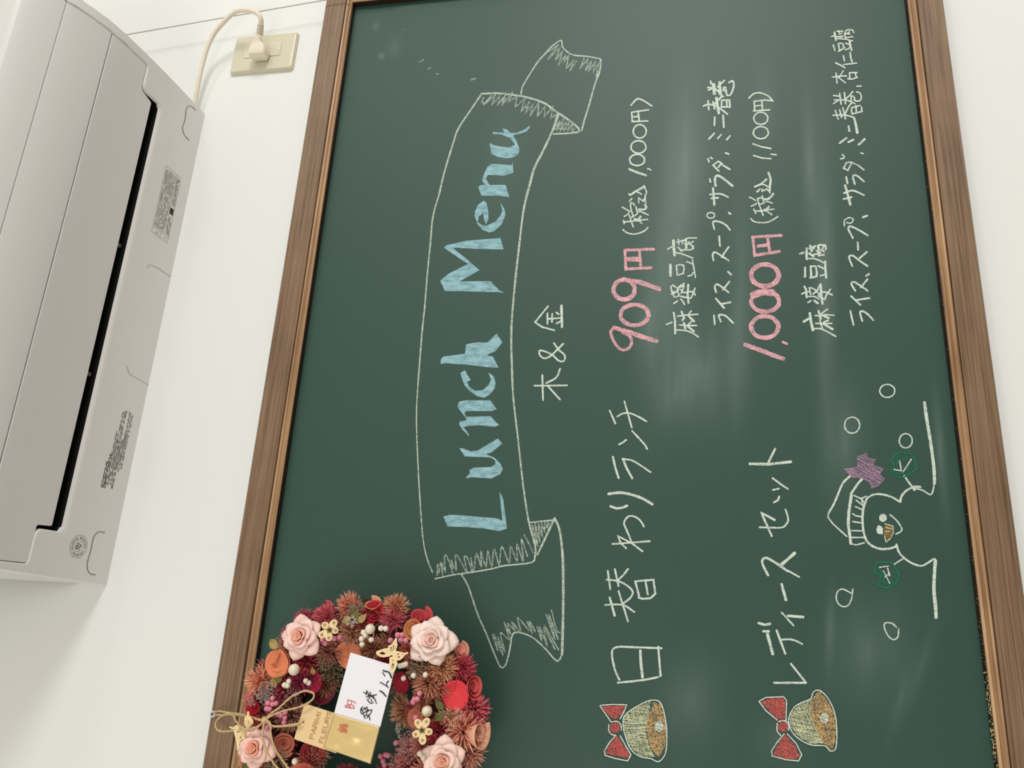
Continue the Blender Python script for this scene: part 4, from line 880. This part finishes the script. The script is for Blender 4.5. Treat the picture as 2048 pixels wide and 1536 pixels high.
for fr, r, pts in [('N1',42,'1660,620 1690,660 1632,715 1640,795 1775,725 1915,560 1985,565'),('N1',40,'505,1390 550,1400 570,1335'),('N1',38,'815,1330 860,1362'),('N2',40,'440,1110 480,1100 520,1085'),('N2',40,'490,1290 635,1250 810,1240'),('N3',48,'628,1310 680,1370')]:
    for t in pts.split(): p = S(fr, *[float(a) for a in t.split(',')]); ball('white_berry', p[0], p[1], r/FR[fr][2], M['white_berry'], .019)
for fr, r, pts in [('N1',38,'1060,720 1105,780 1240,710 1310,690'),('N2',43,'300,740 405,660 470,660 450,735 520,740'),('N3',43,'620,365 540,460 590,450 520,500 560,745 250,1145 90,1330 50,1430 70,1490 10,1350 130,1340'),('N4',46,'1100,400 1180,420 1240,410 1080,500 1130,510 1180,320 1280,600 1325,620 1400,570 1395,660 1380,740 1085,830')]:
    for t in pts.split(): p = S(fr, *[float(a) for a in t.split(',')]); ball('pink_berry', p[0], p[1], r/FR[fr][2], M['pink_berry'], .017)
# out of frame, the ring simply carries on
for i in range(14):
    a = math.radians(200+i*11); px, py = 726+math.cos(a)*168, 1450-math.sin(a)*168
    if py < 1545: continue
    spiky(px, py, 44, (150,60,58), (206,130,104), n_=150) if i % 2 else paper_rose(px, py, 40, (206,110,90), (0,0,0), 2.0, .5)
# laser-cut pieces
def cutout(name, parts, fr, Y, m_, root, thick=.0018, label=None):
    v = []; f = []
    for pi_, (outer_, holes_) in enumerate(parts):
        loops = [[S(fr, *[float(t) for t in q.split(',')]) for q in L.split()] for L in [outer_]+holes_]
        yy = Y-.0002*pi_; fl = [p for L in loops for p in L]; b = len(v); n_ = len(fl)
        P = [onY(p[0], p[1], yy) for p in fl]; v += P; v += [p+Vector((0, thick, 0)) for p in P]
        for t in tessellate_polygon([[Vector((p[0], p[1], 0)) for p in L] for L in loops]): f.append(tuple(b+i for i in t)); f.append(tuple(b+n_+i for i in reversed(t)))
        s = b
        for L in loops:
            for i in range(len(L)): j = (i+1) % len(L); f.append((s+i, s+j, s+j+n_, s+i+n_))
            s += len(L)
    o = pyobj(name, v, f, m_)
    bm = bmesh.new(); bm.from_mesh(o.data); bmesh.ops.recalc_face_normals(bm, faces=bm.faces); bm.to_mesh(o.data); bm.free()
    under(o, root)
    if label: o['label'] = label
    return o
cutout('wooden_butterfly', [('85,910 130,880 210,855 260,850 300,880 315,950 280,972 200,985 150,980 100,950', ['130,920 180,903 235,930 200,946 150,942']),
  ('262,852 270,815 320,790 350,740 375,698 390,705 390,770 402,800 388,850 378,885 340,960 290,950', ['296,840 316,822 312,900 304,905','336,810 356,792 334,900 326,900','366,830 378,820 360,880 350,890']),
  ('335,940 380,890 440,905 500,920 545,908 560,925 510,950 470,1000 430,1032 390,1030 330,1000', ['398,935 440,918 400,962','395,985 450,960 425,995','460,945 490,935 470,960']),
  ('285,985 335,970 390,1035 402,1080 378,1140 350,1205 320,1228 295,1180 280,1110', ['310,1110 335,1060 355,1110 335,1160 315,1155','320,1010 345,1030 335,1045'])], 'N2', -.138, M['ply'], wreath, label='pale wooden butterfly touching the envelope corner')
cutout('wooden_butterfly', [('690,700 700,640 735,610 735,550 765,550 770,620 830,700 840,750 800,800 740,850 690,800', ['712,715 724,705 738,765','750,705 764,712 766,785 754,765','790,725 802,735 786,795']),
  ('500,880 560,840 690,830 700,920 690,1050 640,1170 560,1232 550,1100 520,980', ['540,880 610,905 565,930','600,1010 645,955 625,1030','590,1130 620,1060 668,1005 642,1090 602,1142']),
  ('425,810 490,830 540,785 600,795 720,850 700,900 560,855 480,862 430,835', [])], 'N4', -.118, M['ply'], wreath, label='pale wooden butterfly under the twine bow')
def wooden_flower(fr, c, tips, w_, Y, lab):
    parts = []
    for t in tips:
        d = Vector((t[0]-c[0], t[1]-c[1])); L = d.length; d.normalize(); s = Vector((-d.y, d.x)); o_ = []
        for i in range(20):
            a = i*math.pi/10; r = .5+.5*math.cos(a); wd = math.sin(a)*w_*(.35+.65*r**.6); q = Vector(c)+d*(L*1.42*(.5+.5*math.cos(a)))+s*wd*1.0
            o_.append('%.1f,%.1f' % (q.x, q.y))
        parts.append((' '.join(o_), []))
    parts.append((ellipse(c[0], c[1], w_*.5, w_*.5), []))
    o = cutout('wooden_flower', parts, fr, Y, M['ply'], wreath, .0024, lab)
    k = Ink(lambda x, y, l: onY(x, y, Y-.0016-l), .00001)
    for i in range(10):
        a = i*math.pi/5+.2; r0, r1 = w_*.12, w_*(.85 if i % 2 else .6); k.ribbon([S(fr, c[0]+r0*math.cos(a), c[1]+r0*math.sin(a)), S(fr, c[0]+r1*math.cos(a), c[1]+r1*math.sin(a))], 1.5)
    for t in tips:
        for i in range(6):
            a = i*math.pi/3; k.ribbon([S(fr, t[0]+9*math.cos(a), t[1]+9*math.sin(a)), S(fr, t[0]+24*math.cos(a), t[1]+24*math.sin(a))], 1.0)
    k.build('burnt_pattern', M['burnt'], o)
wooden_flower('N1', (1160,585), [(1090,510),(1225,480),(1250,590),(1150,700),(1050,655)], 64, -.136, 'pale wooden five-petal flower beside the foam rose')
wooden_flower('N3', (655,945), [(590,825),(725,810),(770,970),(665,1105),(555,1010)], 70, -.138, 'pale wooden five-petal flower below a pearl')
# twine
def twine(pts, r=.0012, lab=None):
    bm = bmesh.new(); P = catmull([onY(*S(fr, x, y), Y) for fr, x, y, Y in pts], 8)
    add_tube(bm, [p+Vector((random.uniform(-1,1),random.uniform(-1,1),random.uniform(-1,1)))*.0003 for p in P], [r*random.uniform(.85, 1.2) for _ in P], 7)
    o = under(bmobj('twine', bm, M['twine'], None, True), wreath)
    return o
n4 = lambda x, y, Y: ('N4', x, y, Y); l4 = lambda x, y, Y: ('L4', x, y, Y)
twine([n4(150,560,-.027), n4(250,545,-.030), n4(450,575,-.045), n4(640,595,-.07), n4(800,640,-.1), n4(930,685,-.122), n4(1040,700,-.128)])
twine([n4(150,610,-.027), n4(280,610,-.030), n4(450,605,-.045), n4(640,620,-.07), n4(800,650,-.1), n4(930,690,-.122), n4(1040,705,-.128)])
twine([n4(1040,700,-.130), n4(960,790,-.128), n4(800,890,-.125), n4(650,860,-.122), n4(400,895,-.10), n4(270,895,-.085), n4(190,830,-.075), n4(190,740,-.07), n4(280,640,-.07), n4(400,585,-.075), n4(480,595,-.082), n4(540,720,-.11), n4(640,830,-.122), n4(780,860,-.126), n4(940,800,-.128), n4(1040,705,-.13)])
twine([n4(1040,700,-.131), n4(1130,600,-.132), n4(1300,480,-.134), n4(1500,300,-.136), n4(1650,220,-.136), l4(700,765,-.136), l4(752,785,-.136), l4(735,830,-.136), l4(660,870,-.135), l4(560,895,-.134), l4(480,925,-.132), n4(1050,705,-.131)])
twine([n4(1045,700,-.132), n4(1010,860,-.136), n4(1010,1060,-.14), n4(1080,1240,-.14), n4(1180,1430,-.138), n4(1300,1570,-.136)])
twine([n4(1060,690,-.132), n4(1140,760,-.136), n4(1150,950,-.139), n4(1200,1150,-.14), n4(1310,1340,-.138), n4(1470,1560,-.136)])
twine([n4(1050,710,-.132), n4(1180,800,-.135), n4(1400,795,-.135), n4(1600,765,-.134), n4(1715,735,-.1325)])
twine([n4(1715,735,-.126), n4(1600,785,-.130), n4(1400,805,-.134), n4(1180,805,-.134), n4(1060,720,-.131)])
p = onY(*S('N4', 1040, 700), -.131); bm = bmesh.new(); bmesh.ops.create_uvsphere(bm, u_segments=12, v_segments=8, radius=.0045); bmesh.ops.translate(bm, vec=p, verts=bm.verts)
under(bmobj('twine_knot', bm, M['twine'], None, True), wreath)

# ------------------------------------------------------------------ gift tag, envelope, screw
def card(name, fr, pts, Y, thick, m_, root, holes=()):
    return cutout(name, [(pts, list(holes))], fr, Y, m_, root, thick)
tg = onY(650, 1460, -.127)
tagt = thing('gift_tag', tuple(tg), 'tan card gift tag on twine, partly under the envelope', 'gift tag')
hole_t = ' '.join('%g,%g' % (S('N4', 1715+20*math.cos(a*.785), 735+22*math.sin(a*.785))[0], S('N4', 1715+20*math.cos(a*.785), 735+22*math.sin(a*.785))[1]) for a in range(8))
FR['P'] = (0, 0, 1.0)
card('tag_card', 'P', '609,1407 588,1478 672,1507 694,1434', -.1275, .0008, M['kraft'], tagt, [hole_t])
GL = {'P':['0,0 0,1','0,1 .5,1 .62,.85 .62,.65 .5,.5 0,.5'],'A':['0,0 .38,1 .76,0','.14,.35 .62,.35'],'R':['0,0 0,1','0,1 .5,1 .62,.85 .62,.65 .5,.5 0,.5','.3,.5 .66,0'],'M':['0,0 .06,1 .45,.1 .84,1 .9,0'],'I':['.1,0 .1,1'],
      'F':['0,0 0,1 .56,1','0,.52 .48,.52'],'L':['0,1 0,0 .52,0'],'E':['.56,0 0,0 0,1 .56,1','0,.52 .48,.52'],'U':['0,1 0,.3 .12,.06 .34,0 .56,.06 .68,.3 .68,1'],'S':['.56,.88 .4,1 .16,1 .02,.82 .1,.6 .46,.45 .58,.24 .44,.02 .18,0 0,.14']}
GW = {'P':.78,'A':.9,'R':.84,'M':1.1,'I':.4,'F':.74,'L':.7,'E':.76,'U':.88,'S':.7}
k = Ink(lambda x, y, l: onY(x, y, -.1282-l), .000004)
def lettering(k, word, a, b, h, w_):
    a, b = Vector(a), Vector(b); tot = sum(GW[c] for c in word)-.18; e = (b-a)/tot; up_ = Vector((e.y, -e.x)).normalized()*h
    if up_.x > 0: up_ = -up_
    x = 0
    for c in word:
        for s in GL[c]: k.ribbon([tuple(a+e*(x+float(q.split(',')[0]))+up_*float(q.split(',')[1])) for q in s.split()], w_)
        x += GW[c]
lettering(k, 'PARMI', S('L4', 748, 1085), S('L4', 800, 908), 8.5, 1.3)
lettering(k, 'FLEURS', S('L4', 812, 1112), S('L4', 868, 908), 8.5, 1.3)
k.build('tag_lettering', M['kraft_ink'], tagt, 'gold lettering on the tag')
eg = onY(722, 1410, -.131)
env = thing('gift_envelope', tuple(eg), 'white and gold gift envelope with black handwriting tucked in the wreath', 'envelope')
card('envelope_paper', 'K', '390,97 965,270 770,1050 178,882', -.1320, .0014, M['envelope'], env)
# foil band with a crumpled surface
v = []; f = []; cs = [S('K',178,878), S('K',768,1050), S('K',650,1522), S('K',42,1312)]; n_ = 22
for j in range(n_+1):
    for i in range(n_+1):
        a, b = i/n_, j/n_; x = (cs[0][0]*(1-a)+cs[1][0]*a)*(1-b)+(cs[3][0]*(1-a)+cs[2][0]*a)*b; y = (cs[0][1]*(1-a)+cs[1][1]*a)*(1-b)+(cs[3][1]*(1-a)+cs[2][1]*a)*b
        e = min(1, 6*min(a, 1-a, b, 1-b)+.05); v.append(onY(x, y, -.1326-.0022*e*(math.exp(-((a-.52)**2+(b-.45)**2)/.03)+.5*math.exp(-((a-.2)**2+(b-.8)**2)/.02)+.25*math.sin(5*a+4*b))))
for j in range(n_):
    for i in range(n_): q0 = j*(n_+1)+i; f.append((q0, q0+1, q0+n_+2, q0+n_+1))
o = under(pyobj('gold_band', v, f, M['gold'], None, True), env); md = o.modifiers.new('thickness', 'SOLIDIFY'); md.thickness = .0008; md.offset = -1; o['label'] = 'gold foil half of the envelope'
k = Ink(lambda x, y, l: onY(x, y, -.1326-l), .000003)
k.strokes('K', '''525,805 545,850;~545,790 520,830 530,885;560,800 590,830;550,832 592,800;~600,790 606,830 595,865;530,882 590,850 622,830;~555,860 560,900 578,942;590,862 612,920;~600,850 660,830 648,872 600,932;622,890 640,960;560,905 600,900;
555,605 600,625;600,580 588,640;~605,600 640,655 620,690;640,600 652,645;~600,695 645,745 682,735;650,690 662,722;590,665 725,635;~650,650 700,695 722,750;680,650 700,702;610,640 660,655;
2.4|765,585 808,612 846,660;770,475 862,532;~876,462 850,500 872,548;858,470 880,462;2.4|805,325 850,342;800,350 830,397;~2.6|822,332 880,352 916,422''', 1.8)
k.build('handwriting', M['black_ink'], env, 'black brush handwriting')
k = Ink(lambda x, y, l: onY(x, y, -.1354-l), .000003)
k.strokes('K', '225,1085 275,1055;240,1105 290,1080;262,1095 270,1118;250,1010 262,1062;262,1030 340,1022;285,1010 290,1068;315,1015 318,1065;300,1040 345,1038;265,1110 345,1118;270,1075 345,1085;345,1022 352,1050;300,1085 305,1115;325,1085 328,1118', 1.3)
k.build('red_character', M['red_ink'], env)
k = Ink(lambda x, y, l: onY(x, y, -.1326-l), .000003)
k.strokes('K', '318,790 332,800;328,770 345,805;345,800 440,812;350,765 385,800;375,775 395,815;350,702 355,760;355,760 402,766;402,766 400,712;350,705 400,712;~400,765 420,775 440,800;400,722 448,728;448,728 452,752;320,765 345,785', 1.3)
k.build('red_character', M['red_ink'], env)
sp = onY(426.5, 1428, RY)
scr = thing('screw', (sp.x, RY, sp.z), 'small cross-head screw in the upper frame holding the wreath twine', 'screw')
v = []; f = []
for j, (r, y) in enumerate(((.0048, 0), (.0048, -.0012), (.0042, -.0022), (.0022, -.0028))):
    for i in range(20): a = i*math.pi/10; v.append((sp.x+r*math.cos(a), RY+y, sp.z+r*math.sin(a)))
for j in range(3):
    for i in range(20): f.append((j*20+i, j*20+(i+1) % 20, (j+1)*20+(i+1) % 20, (j+1)*20+i))
f.append(tuple(range(60, 80))); under(pyobj('screw_head', v, f, M['steel'], None, False), scr)
bm = bmesh.new()
for a in (.785, -.785): add_box(bm, (0, 0, 0), (.0042, .0006, .0009), Matrix.Rotation(a, 3, 'Y'))
bmesh.ops.translate(bm, vec=(sp.x, RY-.0031, sp.z), verts=bm.verts); under(bmobj('cross_slot', bm, M['print_dark']), scr)
